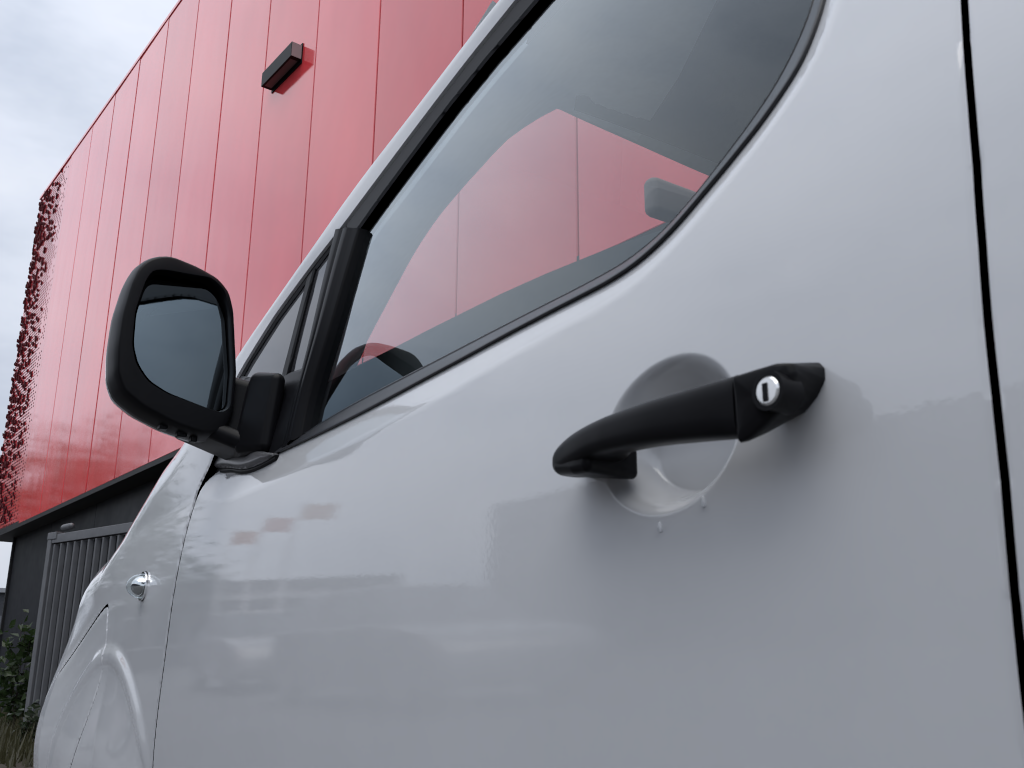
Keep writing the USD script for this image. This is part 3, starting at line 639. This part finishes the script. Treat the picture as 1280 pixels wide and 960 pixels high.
obj('bonnet', sheet(P2(bl + [(x, 2 * YC - y) for x, y in bl[::-1]]), bonnet_z, 0.02, 0.02, 0.003, 0.005, axes='xy'), PAINT, van)
def front_x(y, z): return -2.13 + 0.30 * (z - 0.62) + 0.25 * np.abs((y - YC) / 0.6) ** 3 * 0.5 + 0.02
fpoly = P2([(0.26, 0.30), (0.26, 0.86), (0.40, 0.90), (2 * YC - 0.40, 0.90), (2 * YC - 0.26, 0.86), (2 * YC - 0.26, 0.30)])
obj('grille_panel', sheet(fpoly, front_x, 0.04, 0.03, 0.004, 0.006, axes='yz'), PAINT, van)
obj('rear_door', sheet(P2([(0.06, 0.35), (0.06, 1.0), (0.18, 1.58), (2 * YC - 0.18, 1.58), (2 * YC - 0.06, 1.0), (2 * YC - 0.06, 0.35)]), lambda y, z: 1.86 - 0.09 * np.maximum(0, z - 1.0) / 0.6, 0.05, 0, 0, 0, axes='yz'), PAINT, van)
for nm, pl, fn, cell in (('front_door', door_poly, lambda x, z: S(x, z) + lip(x, z), 0.02), ('front_wing', wing_poly, wing_s, 0.02), ('front_bumper', bumper_poly, wing_s, 0.02), ('side_panel', panel_poly, S, 0.03)):
    obj(nm, sheet(pl, fn, cell, 0.02, 0.002, 0.004, mirror=YC), PAINT, van)
V, F, N = sheet(glass_poly, G, 0.03, 0, 0, 0, mirror=YC); obj('door_window', (V, F, N), GLASS, van)
obj('quarter_window', sheet(q_poly, lambda x, z: G(x, z) - 0.004, 0.03, 0.004, 0.001, 0.003, mirror=YC), GLOSSB, van)
obj('window_seal', flip_y(seal_m, YC), RUBBER, van, smooth=70)
obj('window_frame', sheet(frame_poly, lambda x, z: G(x, z) - 0.009, 0.02, 0.02, 0.003, 0.004, mirror=YC), SATIN, van)
obj('windscreen_pillar', flip_y(apil, YC), PAINT, van, smooth=60)
obj('roof_rail', sheet(P2([(-0.26, 1.562), (-0.12, 1.580), (0.06, 1.577), (1.6, 1.605), (1.6, 1.64), (-0.26, 1.612)]), lambda x, z: G(x, z) - 0.016, 0.04, 0.02, 0.004, 0.005, mirror=YC), PAINT, van)
def wheel(x, y, side):
    prof = [(0.19, -0.09), (0.275, -0.095), (0.292, -0.07), (0.295, 0), (0.292, 0.07), (0.275, 0.095), (0.19, 0.09)]
    t = trimesh.creation.revolve(np.array(prof), sections=48); t.apply_transform(trimesh.transformations.rotation_matrix(np.pi / 2, [1, 0, 0])); t.apply_translation([x, y, 0.295])
    r = trimesh.creation.revolve(np.array([(0, 0.03), (0.06, 0.045), (0.12, 0.02), (0.175, 0.03), (0.195, 0.07), (0.195, -0.07), (0, -0.07)]), sections=48)
    r.apply_transform(trimesh.transformations.rotation_matrix(side * np.pi / 2, [1, 0, 0])); r.apply_translation([x, y, 0.295])
    w = obj('wheel', t, TYREM, van, smooth=40); obj('rim', r, RIMM, w, smooth=40)
for x in (AX, 1.06):
    wheel(x, 0.12, 1); wheel(x, 2 * YC - 0.12, -1)
obj('wheel_arch_liner', cat_(bx(AX - 0.36, AX + 0.36, 0.26, 0.28, 0.25, 0.75), bx(AX - 0.36, AX + 0.36, 0.06, 0.28, 0.66, 0.68)), SATIN, van)

# water drops under the handle
for k_, (x, z, lab) in enumerate(((-0.0855, 0.8765, 'lower left of two water drops hanging on the white door under the handle'), (-0.050, 0.8865, 'upper right of two water drops hanging on the white door under the handle'))):
    y = float(door_y(np.array([x]), np.array([z]))[0])
    m = trimesh.creation.icosphere(3, 1.0); v = m.vertices
    v *= [0.0015, 0.0013, 0.0032]; v[:, 0] *= 1 - 0.28 * v[:, 2] / 0.0032; v[:, 2] -= 0
    m.apply_translation([x, y - 0.0004, z])
    obj('water_drop', m, WATER, None, smooth=60, label=lab, cat='water drop', group='water drops on the door')

# ------------------------------------------------------------------ ground
ASPHALT = '/World/Looks/asphalt'
usdkit.material(stage, ASPHALT, {
    'tc': ('texture_coordinate', {}),
    'n': ('noise_texture', {'scale': 0.35, 'detail': 8.0, 'roughness': 0.65}),
    'g': ('voronoi_texture', {'scale': 90.0}),
    'r': ('rgb_ramp', {'ramp': [(0.3, (0.040, 0.041, 0.043)), (0.7, (0.070, 0.070, 0.070))]}),
    'rr': ('map_range', {'from_min': 0.35, 'from_max': 0.6, 'to_min': 0.35, 'to_max': 0.85, 'clamp': True}),
    'b': ('bump', {'distance': 0.004}),
    'p': ('principled_bsdf', {})},
    [('tc.object', 'n.vector'), ('tc.object', 'g.vector'), ('n.fac', 'r.fac'), ('r.color', 'p.base_color'), ('n.fac', 'rr.value'), ('rr.result', 'p.roughness'),
     ('g.distance', 'b.height'), ('b.normal', 'p.normal')], surface='p.BSDF')
g = trimesh.Trimesh([[-900, -900, 0], [900, -900, 0], [900, 900, 0], [-900, 900, 0]], [[0, 1, 2], [0, 2, 3]], process=False)
obj('ground', g, ASPHALT, None, smooth=False, kind='structure')
MARK = pm('road_marking', (0.75, 0.75, 0.73), 0.6, var=0.15, vscale=8)

# ------------------------------------------------------------------ red clad building
BE = math.radians(3.2); FOOT = np.array([CAM[0] - 3.6 * math.sin(BE), CAM[1] + 3.6 * math.cos(BE), 0.0])
ROTB = math.pi + BE
bX, bY = np.array([-math.cos(BE), -math.sin(BE), 0]), np.array([math.sin(BE), -math.cos(BE), 0])
def BW(x, y, z): return FOOT + bX * x + bY * y + [0, 0, z]
def red_panel(name, col, rough, bscale):
    path = '/World/Looks/' + name
    usdkit.material(stage, path, {
        'tc': ('texture_coordinate', {}), 'mp': ('mapping', {'scale': (1.0, 1.0, 0.45)}),
        'n': ('noise_texture', {'scale': 1.1, 'detail': 2.0, 'roughness': 0.5}), 'b': ('bump', {'distance': 0.006, 'strength': 1.0}),
        'd': ('noise_texture', {'scale': 1.0, 'detail': 3.0, 'roughness': 0.5}),
        'r': ('rgb_ramp', {'ramp': [(0.3, tuple(c * 0.86 for c in col)), (0.7, tuple(c * 1.08 for c in col))]}),
        'rr': ('map_range', {'from_min': 0.3, 'from_max': 0.7, 'to_min': rough * 0.7, 'to_max': rough * 1.5, 'clamp': True}),
        'p': ('principled_bsdf', {'specular_ior_level': 0.5, 'ior': 1.5, 'coat_weight': 0.88, 'coat_ior': 1.5, 'coat_roughness': 0.09})},
        [('tc.object', 'mp.vector'), ('mp.vector', 'n.vector'), ('n.fac', 'b.height'), ('b.normal', 'p.normal'), ('b.normal', 'p.coat_normal'), ('mp.vector', 'd.vector'), ('d.fac', 'r.fac'), ('r.color', 'p.base_color'),
         ('d.fac', 'rr.value'), ('rr.result', 'p.roughness')], surface='p.BSDF')
    return path
REDS = [red_panel('red_panel_a', (0.72, 0.058, 0.066), 0.10, 1), red_panel('red_panel_b', (0.66, 0.052, 0.060), 0.12, 1), red_panel('red_panel_c', (0.75, 0.064, 0.073), 0.11, 1)]
REDDARK = pm('dark_red', (0.11, 0.012, 0.016), 0.6, var=0.3, vscale=20, specular_ior_level=0.2)
REDTAB = pm('red_tab', (0.34, 0.040, 0.048), 0.25, var=0.2, vscale=20)
ANTH = pm('anthracite_wall', (0.014, 0.015, 0.018), 0.42, var=0.25, vscale=1.5, rvar=0.1, specular_ior_level=0.22)
SOFFIT = pm('soffit_black', (0.006, 0.006, 0.007), 0.6)
hall = thing('clad_building', 'large hall clad in glossy red vertical panels above a dark recessed ground floor', 'building', FOOT, ROTB)
ZB, ZT_ = 3.1, 9.9
JN = [20.15, 17.88, 16.53, 15.28, 14.05, 12.79, 11.53, 10.28, 9.04, 7.80, 6.565, 5.29]
while JN[-1] > -14: JN.append(JN[-1] - 1.252)
def chamfer_panel(x0, x1, z0, z1, y0, y1, c=0.006):
    a = np.array([[x0, z0], [x1, z0], [x1, z1], [x0, z1]]); b = np.array([[x0 + c, z0 + c], [x1 - c, z0 + c], [x1 - c, z1 - c], [x0 + c, z1 - c]])
    v = np.array([[p[0], y0, p[1]] for p in a] + [[p[0], y1 - c, p[1]] for p in a] + [[p[0], y1, p[1]] for p in b])
    f = []
    for o in (0, 4):
        for i in range(4):
            j = (i + 1) % 4; f += [[o + i, o + j, o + 4 + j], [o + i, o + 4 + j, o + 4 + i]]
    f += [[8, 9, 10], [8, 10, 11], [0, 2, 1], [0, 3, 2]]
    m = trimesh.Trimesh(v, f, process=False); m.fix_normals(); return m
obj('backing_wall', bx(JN[-1], 20.13, -14.0, -0.045, ZB + 0.05, ZT_ - 0.1), pm('joint_shade', (0.075, 0.030, 0.036), 0.7), hall, smooth=False)
for i in range(1, len(JN) - 1):
    x1, x0 = JN[i], JN[i + 1]
    w = RNG.normal(0, 0.0035)
    m = chamfer_panel(x0 + 0.008, x1 - 0.008, ZB, ZT_ - 0.06, -0.04, 0.0)
    m.vertices[:, 1] += w * (m.vertices[:, 0] - (x0 + x1) / 2) / 0.6
    obj('wall_panel', m, REDS[int(RNG.integers(3))], hall, smooth=False)
obj('roof_coping', bx(JN[-1], 20.17, -14.0, 0.012, ZT_ - 0.055, ZT_), REDS[0], hall, smooth=False)
obj('corner_panel', chamfer_panel(17.888, 20.15, ZB, ZT_ - 0.06, -0.04, -0.005), REDS[1], hall, smooth=False)
V_, F_ = [], []; n1 = 0                                        # rows of punched slots, and bent flaps that get denser towards the corner
for iz_ in range(108):
    z = ZB + 0.05 + iz_ * 0.0615
    for ix_ in range(17):
        x = 18.02 + ix_ * 0.122 + (iz_ % 2) * 0.05
        if x > 20.05 or (ix_ < 3 and RNG.random() < 0.35): continue
        w_, h_ = 0.085 * (0.5 + 0.5 * min(1, ix_ / 4)), 0.026
        m = bx(x, x + w_, -0.008, -0.0035, z, z + h_); V_.append(m.vertices); F_.append(m.faces + n1); n1 += 8
obj('punched_slots', (np.vstack(V_), np.vstack(F_)), REDDARK, hall, smooth=False, kind='stuff', label='rows of small punched slots in the red corner cladding')
V_, F_ = [], []; n1 = 0
for k_ in range(1000):
    u = 1 - 0.85 * RNG.random() ** 1.2; x = 18.1 + 1.98 * u; z = ZB + 0.08 + RNG.random() * 6.62
    if RNG.random() > 0.15 + 0.85 * u: continue
    o = 0.010 + 0.034 * RNG.random() * u; s_ = 0.030 + 0.026 * RNG.random()
    m = bx(x, x + s_, -0.004, o, z, z + s_ * 1.2); m.vertices[m.vertices[:, 1] > 0, 2] += 0.02; V_.append(m.vertices); F_.append(m.faces + n1); n1 += 8
obj('bent_flaps', (np.vstack(V_), np.vstack(F_)), pm('flap_maroon', (0.085, 0.009, 0.013), 0.7, specular_ior_level=0.12), hall, smooth=False, kind='stuff', label='dark bent flaps standing out near the corner edge')
obj('soffit', bx(JN[-1], 20.13, -13.9, -0.004, ZB - 0.06, ZB + 0.049), SOFFIT, hall, smooth=False)
wx = 19.35; k_ = 0
while wx > -14:
    x0 = max(wx - 2.4, JN[-1])
    obj('ground_floor_panel', chamfer_panel(x0 + 0.004, wx - 0.004, 0.12, ZB - 0.061, -0.38, -0.30, 0.004), ANTH, hall, smooth=False); wx -= 2.4
obj('plinth', bx(JN[-1], 19.34, -0.39, -0.29, -0.05, 0.115), pm('plinth_concrete', (0.16, 0.16, 0.155), 0.85, var=0.2), hall, smooth=False)
obj('corner_post', bx(19.35, 19.42, -0.42, -0.26, 0.0, ZB - 0.061), SOFFIT, hall, smooth=False)
obj('ground_floor_core', bx(JN[-1], 19.30, -13.5, -0.39, 0.0, ZB - 0.061), SOFFIT, hall, smooth=False)

LAMPM = pm('lamp_housing', (0.008, 0.008, 0.008), 0.4, specular_ior_level=0.12)
lamp = thing('wall_light', 'small dark box-shaped light fixed high on the red panels', 'wall light', BW(8.45, 0, 6.715), ROTB)
obj('housing', rbox(-0.35, 0.35, 0.012, 0.125, -0.082, 0.082, 0.004, 8), LAMPM, lamp, smooth=30)
obj('back_plate', bx(-0.345, 0.345, 0.0005, 0.011, -0.115, 0.115), LAMPM, lamp, smooth=False)
obj('lamp_glass', bx(-0.30, 0.30, 0.030, 0.105, -0.0845, -0.0825), pm('frosted_glass', (0.10, 0.10, 0.10), 0.3), lamp, smooth=False)
obj('end_cap', bx(-0.3525, -0.3505, 0.016, 0.121, -0.078, 0.078), pm('lamp_end', (0.30, 0.26, 0.26), 0.4), lamp, smooth=False)

# ------------------------------------------------------------------ steel gate
GATEM = pm('gate_steel', (0.105, 0.108, 0.115), 0.5, var=0.18, vscale=5, metallic=0.2)
GATED = pm('gate_frame_steel', (0.14, 0.144, 0.152), 0.5, var=0.15, vscale=7, metallic=0.35)
GATEB = pm('gate_back', (0.012, 0.013, 0.015), 0.6)
gd = np.array([1.321, 0.389]); gl = math.atan2(gd[1], gd[0])
gate = thing('steel_gate', 'grey steel gate of upright profiled slats in front of the dark wall', 'gate', (-11.903, 1.751, 0), gl)
obj('gate_post', rbox(-0.05, 0.035, -0.045, 0.045, 0.0, 2.24, 0.006, 8), GATED, gate)
obj('top_rail', rbox(0.040, 4.4, -0.04, 0.04, 2.16, 2.26, 0.006, 8), GATED, gate)
obj('rail_bracket', rbox(-0.055, 0.14, -0.05, 0.05, 2.205, 2.285, 0.006, 8), GATED, gate)
obj('guide_roller', man(hull([((0.20, 0, 2.33), 0.035), ((0.36, 0, 2.335), 0.035)])), GATED, gate)
obj('bottom_rail', rbox(0.040, 4.4, -0.035, 0.035, 0.08, 0.17, 0.006, 8), GATED, gate)
obj('back_sheet', bx(0.04, 4.4, 0.012, 0.018, 0.18, 2.15), GATEB, gate)
for i in range(29):
    x = 0.10 + i * 0.148
    p_ = Polygon([(x - 0.030, 0.010), (x - 0.016, -0.034), (x + 0.016, -0.034), (x + 0.030, 0.010)])
    m = trimesh.creation.extrude_polygon(p_, 1.97, engine='earcut'); m.apply_translation([0, 0, 0.178]); obj('gate_slat', m, GATEM, gate, smooth=False)

# ------------------------------------------------------------------ plants at the foot of the wall
def leaf_material(name, col):
    path = '/World/Looks/' + name
    usdkit.material(stage, path, {'oi': ('geometry', {}), 'r': ('rgb_ramp', {'ramp': [(0.0, tuple(c * 0.55 for c in col)), (0.6, col), (1.0, tuple(min(1, c * 1.7) for c in col))]}),
        'p': ('principled_bsdf', {'roughness': 0.45}), 't': ('translucent_bsdf', {}), 'm': ('mix_closure', {'fac': 0.25})},
        [('oi.random_per_island', 'r.fac'), ('r.color', 'p.base_color'), ('r.color', 't.color'), ('p.BSDF', 'm.closure1'), ('t.BSDF', 'm.closure2')], surface='m.closure')
    return path
LEAF = leaf_material('leaf_green', (0.055, 0.095, 0.030)); LEAF2 = leaf_material('leaf_dark', (0.045, 0.070, 0.030)); DRY = leaf_material('dry_grass', (0.10, 0.095, 0.045))
BARK = pm('bark', (0.05, 0.04, 0.03), 0.9, var=0.3, vscale=15)
def leaves(cent, n, size, rng, spread=None, flat=0.5):
    """n folded leaves; cent: (n,3)"""
    V, F = [], []
    for i in range(n):
        d = rng.normal(size=3); d[2] *= flat; d /= np.linalg.norm(d); s = np.cross(d, rng.normal(size=3)); s /= np.linalg.norm(s); up = np.cross(d, s)
        L = size * (0.6 + 0.8 * rng.random()); W = L * 0.32
        c = cent[i]
        v = np.array([c, c + d * L * 0.45 + s * W + up * W * 0.3, c + d * L, c + d * L * 0.45 - s * W + up * W * 0.3])
        V.append(v); o = 4 * i; F += [[o, o + 1, o + 2], [o, o + 2, o + 3]]
    return trimesh.Trimesh(np.vstack(V), F, process=False)
def shrub(name, label, cat, base, h, r, stems, nl, size, seed, lm=LEAF, stem_r=0.006):
    rng = np.random.default_rng(seed); t = thing(name, label, cat, base)
    st, cen = [], []
    for i in range(stems):
        a_ = rng.random() * 2 * np.pi; e = np.array([math.cos(a_) * r * rng.random(), math.sin(a_) * r * rng.random(), h * (0.65 + 0.35 * rng.random())])
        c = spline([(0, 0, -0.02), e * [0.25, 0.25, 0.45], e], 0.08); st.append(tube(c, np.linspace(stem_r, stem_r * 0.4, len(c)), 6))
        k = rng.integers(len(c) // 4, len(c), nl // stems); cen.append(c[k] + rng.normal(size=(len(k), 3)) * r * 0.22)
    cen = np.vstack(cen); obj('stem', cat_(*st), BARK, t, smooth=60); obj('foliage', leaves(cen, len(cen), size, rng), lm, t, smooth=False, kind='stuff')
    return t
shrub('leafy_shrub', 'thin green leafy shrub against the dark wall left of the steel gate', 'shrub', (-13.5, 1.86, 0), 1.45, 0.34, 6, 260, 0.13, 5)
shrub('small_weed', 'low ragged weed at the foot of the steel gate post', 'weed', (-11.55, 1.70, 0), 0.42, 0.22, 8, 160, 0.09, 8, LEAF2)
obj('soil_bed', bx(-22, -9.0, 1.05, 3.3, -0.02, 0.02), pm('soil', (0.045, 0.036, 0.028), 0.95, var=0.4, vscale=8, bump=0.01, bscale=20), None, smooth=False, kind='structure')
rg = np.random.default_rng(3); n_ = 5200
gx_ = rg.uniform(-20, -9.2, n_); gy_ = 1.15 + rg.random(n_) * 1.7
V, F = [], []
for i in range(n_):
    hgt = 0.08 + 0.26 * rg.random() ** 2; a_ = rg.random() * 2 * np.pi; b_ = rg.random() * 0.6
    p0 = np.array([gx_[i], gy_[i], 0.015]); w = 0.012 * np.array([math.cos(a_), math.sin(a_), 0]); tip = p0 + [math.cos(a_ + 1.6) * hgt * b_, math.sin(a_ + 1.6) * hgt * b_, hgt]
    V += [p0 - w, p0 + w, tip]; F.append([3 * i, 3 * i + 1, 3 * i + 2])
obj('grass', trimesh.Trimesh(np.array(V), F, process=False), DRY, None, smooth=False, kind='stuff', label='rough dry grass along the foot of the dark wall', cat='grass')

# ------------------------------------------------------------------ far shed beyond the corner
SHEDM = pm('shed_dark', (0.035, 0.038, 0.046), 0.6, var=0.15, vscale=1)
shed = thing('far_shed', 'low dark shed far off, left of the red building', 'shed', (-52, 5, 0), 0.05)
obj('wall', bx(-6, 0, -14, 22, 0, 4.25), SHEDM, shed, smooth=False)
obj('roof', bx(-6.2, 0.2, -14.2, 22.2, 4.25, 4.45), pm('shed_roof', (0.25, 0.26, 0.28), 0.5), shed, smooth=False)
for i in range(5):
    y = -11 + i * 6.4
    dr = obj('roller_door', bx(0.003, 0.06, y, y + 3.4, 0.0, 3.2), pm(f'roller_{i}', (0.10, 0.105, 0.12), 0.5), shed, smooth=False)

# ------------------------------------------------------------------ across the yard (seen mirrored in the paint and the glass)
CONC = pm('grey_cladding', (0.05, 0.053, 0.058), 0.55, var=0.10, vscale=0.6)
WHITEB = pm('white_fascia', (0.75, 0.75, 0.74), 0.5, var=0.06, vscale=2)
DARKGL = pm('office_glass', (0.02, 0.024, 0.03), 0.05)
FRAMEM = pm('grey_frame', (0.09, 0.092, 0.10), 0.4)
wh = thing('warehouse', 'long grey warehouse across the yard, mirrored in the right half of the door paint', 'building', (0, 0, 0))
obj('wall', bx(-27.7, 34, -40, -18.0, 0, 5.80), CONC, wh, smooth=False)
obj('parapet', bx(-27.75, 34.05, -40.05, -17.9, 5.81, 7.1), FRAMEM, wh, smooth=False)
for i in range(12):
    x = -25.5 + i * 4.9
    f_ = obj('window', bx(x, x + 3.3, -17.998, -17.93, 2.9, 4.7), FRAMEM, wh, smooth=False)
    obj('pane', bx(x + 0.08, x + 1.6, -17.94, -17.92, 2.98, 4.62), DARKGL, f_, smooth=False)
    obj('pane', bx(x + 1.7, x + 3.22, -17.94, -17.92, 2.98, 4.62), DARKGL, f_, smooth=False)
for i in range(4):
    x = -23 + i * 13.2
    obj('loading_door', bx(x, x + 3.0, -17.996, -17.90, 0, 2.7), FRAMEM, wh, smooth=False)
def azp(az, r): a_ = math.radians(az); return np.array([-math.cos(a_) * r, -math.sin(a_) * r, 0])
# low pavilion: facade seen under azimuths 8 to 37 degrees
c0 = azp(20, 41.0)
low = thing('office_pavilion', 'low office building with white fascia and window band, mirrored under the flags', 'building', c0, math.radians(20) + math.pi)
def lx(x0, x1, y0, y1, z0, z1): return bx(x0, x1, y0, y1, z0, z1)          # local x runs away from the van, local y along the facade
obj('wall', lx(0, 10, -12.5, 5.5, 0, 3.35), FRAMEM, low, smooth=False)
obj('fascia', lx(-0.4, 10.3, -12.8, 3.0, 3.36, 3.85), WHITEB, low, smooth=False)
obj('roof_edge', lx(-0.6, 10.5, -13.0, 5.8, 3.86, 4.45), pm('roof_edge_dark', (0.05, 0.05, 0.055), 0.5), low, smooth=False)
for i in range(7):
    y = -12 + i * 2.4
    f_ = obj('window', lx(-0.05, -0.003, y, y + 2.0, 1.0, 2.7), WHITEB, low, smooth=False)
    obj('pane', lx(-0.07, -0.045, y + 0.08, y + 1.92, 1.08, 2.62), DARKGL, f_, smooth=False)
POLE = pm('flagpole_white', (0.78, 0.78, 0.78), 0.35)
FLAGS = [pm('flag_orange', (0.55, 0.27, 0.17), 0.8, var=0.1), pm('flag_red', (0.55, 0.24, 0.18), 0.8, var=0.1), pm('flag_amber', (0.55, 0.32, 0.20), 0.8, var=0.1)]
for i, (az, r, lab) in enumerate(((15.5, 37.2, 'leftmost flag'), (17.8, 33.0, 'middle flag'), (20.5, 29.6, 'tallest-looking right flag'))):
    fp = thing('flagpole', f'white flagpole with a warm coloured flag, {lab} mirrored in the door', 'flagpole', azp(az, r), group='flagpoles across the yard')
    obj('pole', tube([(0, 0, 0), (0, 0, 4), (0, 0, 7.2)], np.array([0.10, 0.085, 0.07]), 12), POLE, fp, smooth=60)
    obj('finial', trimesh.creation.icosphere(2, 0.09).apply_translation([0, 0, 7.27]), POLE, fp, smooth=60)
    u_ = np.linspace(0, 1, 16); w_ = np.linspace(0, 1, 8); U, W = np.meshgrid(u_, w_); dirx = np.array([math.sin(math.radians(az)), -math.cos(math.radians(az))])
    wob = 0.10 * np.sin(U * 7 + i + W) * U
    Pf = np.stack([dirx[0] * (0.06 + 1.28 * U) - dirx[1] * wob, dirx[1] * (0.06 + 1.28 * U) + dirx[0] * wob, 7.1 - 0.82 * W - 0.08 * U ** 2], -1).reshape(-1, 3)
    q = [[r_ * 16 + c_, r_ * 16 + c_ + 1, (r_ + 1) * 16 + c_ + 1, (r_ + 1) * 16 + c_] for r_ in range(7) for c_ in range(15)]
    obj('flag', (Pf, np.array(q)), FLAGS[i], fp, smooth=True)

def car(name, label, loc, rz, paint, seed):
    """a parked hatchback, 4.0 m long, nose towards local +x"""
    t = thing(name, label, 'car', loc, rz, group='cars parked in the yard')
    lower = [(-2.0, 0.28), (-2.03, 0.55), (-1.98, 0.82), (-1.80, 0.98), (1.0, 0.98), (1.72, 0.86), (1.98, 0.66), (2.02, 0.40), (1.95, 0.24), (-1.9, 0.22)]
    prof = smooth_ring(lower, 80)
    secs = []
    for y, s in ((-0.86, 0.90), (-0.84, 0.97), (-0.75, 1.0), (0.75, 1.0), (0.84, 0.97), (0.86, 0.90)):
        c = prof.mean(0); q = c + (prof - c) * [s, 0.94 + 0.06 * (s - 0.9) / 0.1]; secs.append(np.stack([q[:, 0], np.full(80, y), q[:, 1]], 1))
    arches = trimesh.util.concatenate
    obj('body', loft(secs), paint, t, smooth=50)
    cab = hull([((-1.70, -0.70, 0.98), 0.06), ((-1.70, 0.70, 0.98), 0.06), ((-1.35, -0.56, 1.40), 0.05), ((-1.35, 0.56, 1.40), 0.05), ((0.25, -0.56, 1.42), 0.05), ((0.25, 0.56, 1.42), 0.05), ((0.98, -0.70, 0.96), 0.04), ((0.98, 0.70, 0.96), 0.04)])
    obj('windows', man(cab), DARKGL, t, smooth=40)
    obj('roof', man(hull([((-1.33, -0.53, 1.44), 0.04), ((-1.33, 0.53, 1.44), 0.04), ((0.24, -0.53, 1.455), 0.04), ((0.24, 0.53, 1.455), 0.04)])), paint, t, smooth=50)
    for sy in (-1, 1):
        obj('window_pillar', tube([(-0.45, sy * 0.755, 0.98), (-0.48, sy * 0.62, 1.44)], 0.035, 8), paint, t, smooth=50)
        obj('headlight', man(hull([((1.80, sy * 0.62, 0.70), 0.07), ((1.70, sy * 0.74, 0.74), 0.06)])), CHROME, t, smooth=50)
        for x in (-1.25, 1.28):
            ty = trimesh.creation.cylinder(0.31, 0.20, sections=36); ty.apply_transform(trimesh.transformations.rotation_matrix(np.pi / 2, [1, 0, 0])); ty.apply_translation([x, sy * 0.785, 0.31])
            w_ = obj('wheel', ty, TYREM, t, smooth=40)
            ri = trimesh.creation.cylinder(0.205, 0.03, sections=36); ri.apply_transform(trimesh.transformations.rotation_matrix(np.pi / 2, [1, 0, 0])); ri.apply_translation([x, sy * 0.878, 0.31]); obj('rim', ri, RIMM, w_, smooth=40)
    return t
PAINTS = [pm('car_grey', (0.10, 0.105, 0.11), 0.3, metallic=0.3, coat_weight=1.0), pm('car_dark', (0.035, 0.04, 0.05), 0.3, coat_weight=1.0), pm('car_silver', (0.22, 0.225, 0.23), 0.3, coat_weight=1.0)]
car('parked_car', 'grey hatchback parked across from the van, mirrored low in the door paint', (-8.3, -4.4, 0), 0.0, PAINTS[0], 1)
car('parked_car', 'silver hatchback parked ahead, mirrored in the wheel arch of the van', (-14.2, -4.6, 0), 0.02, PAINTS[2], 2)
car('parked_car', 'dark hatchback parked beside the long grey warehouse', (-3.0, -13.5, 0), 1.57, PAINTS[1], 3)

def tree(name, label, loc, h, r, seed):
    rng = np.random.default_rng(seed); t = thing(name, label, 'tree', loc, group='trees at the end of the yard')
    tr = tube([(0, 0, -0.1), (0.05, 0, h * 0.3), (0.0, 0.05, h * 0.6), (0.1, 0, h * 0.85)], np.array([0.16, 0.12, 0.08, 0.03]) * h / 6, 10)
    limbs = []
    cen = []
    for i in range(16):
        a_ = rng.random() * 6.28; z0 = h * rng.uniform(0.3, 0.7); e = np.array([math.cos(a_) * r * rng.uniform(.5, .95), math.sin(a_) * r * rng.uniform(.5, .95), z0 + h * rng.uniform(0.08, 0.3)])
        limbs.append(tube([(0, 0, z0), e * [.5, .5, 0] + [0, 0, (z0 + e[2]) / 2], e], np.array([0.05, 0.035, 0.012]) * h / 6, 6)); cen.append(e + rng.normal(size=(170, 3)) * r * 0.24)
    cen = np.vstack(cen); obj('trunk', cat_(tr, *limbs), BARK, t, smooth=60); obj('crown', leaves(cen, len(cen), 0.28, rng), LEAF, t, smooth=False, kind='stuff')
tree('yard_tree', 'tall bushy tree nearest the red hall, mirrored in its lower panels', (-33, -1.6, 0), 8.3, 3.2, 11)
tree('yard_tree', 'broad tree standing between the two other yard trees', (-36.5, -5.2, 0), 8.7, 3.4, 12)
tree('yard_tree', 'lower tree nearest the flagpoles, mirrored above the wheel arch', (-41, -9.0, 0), 5.4, 2.6, 13)
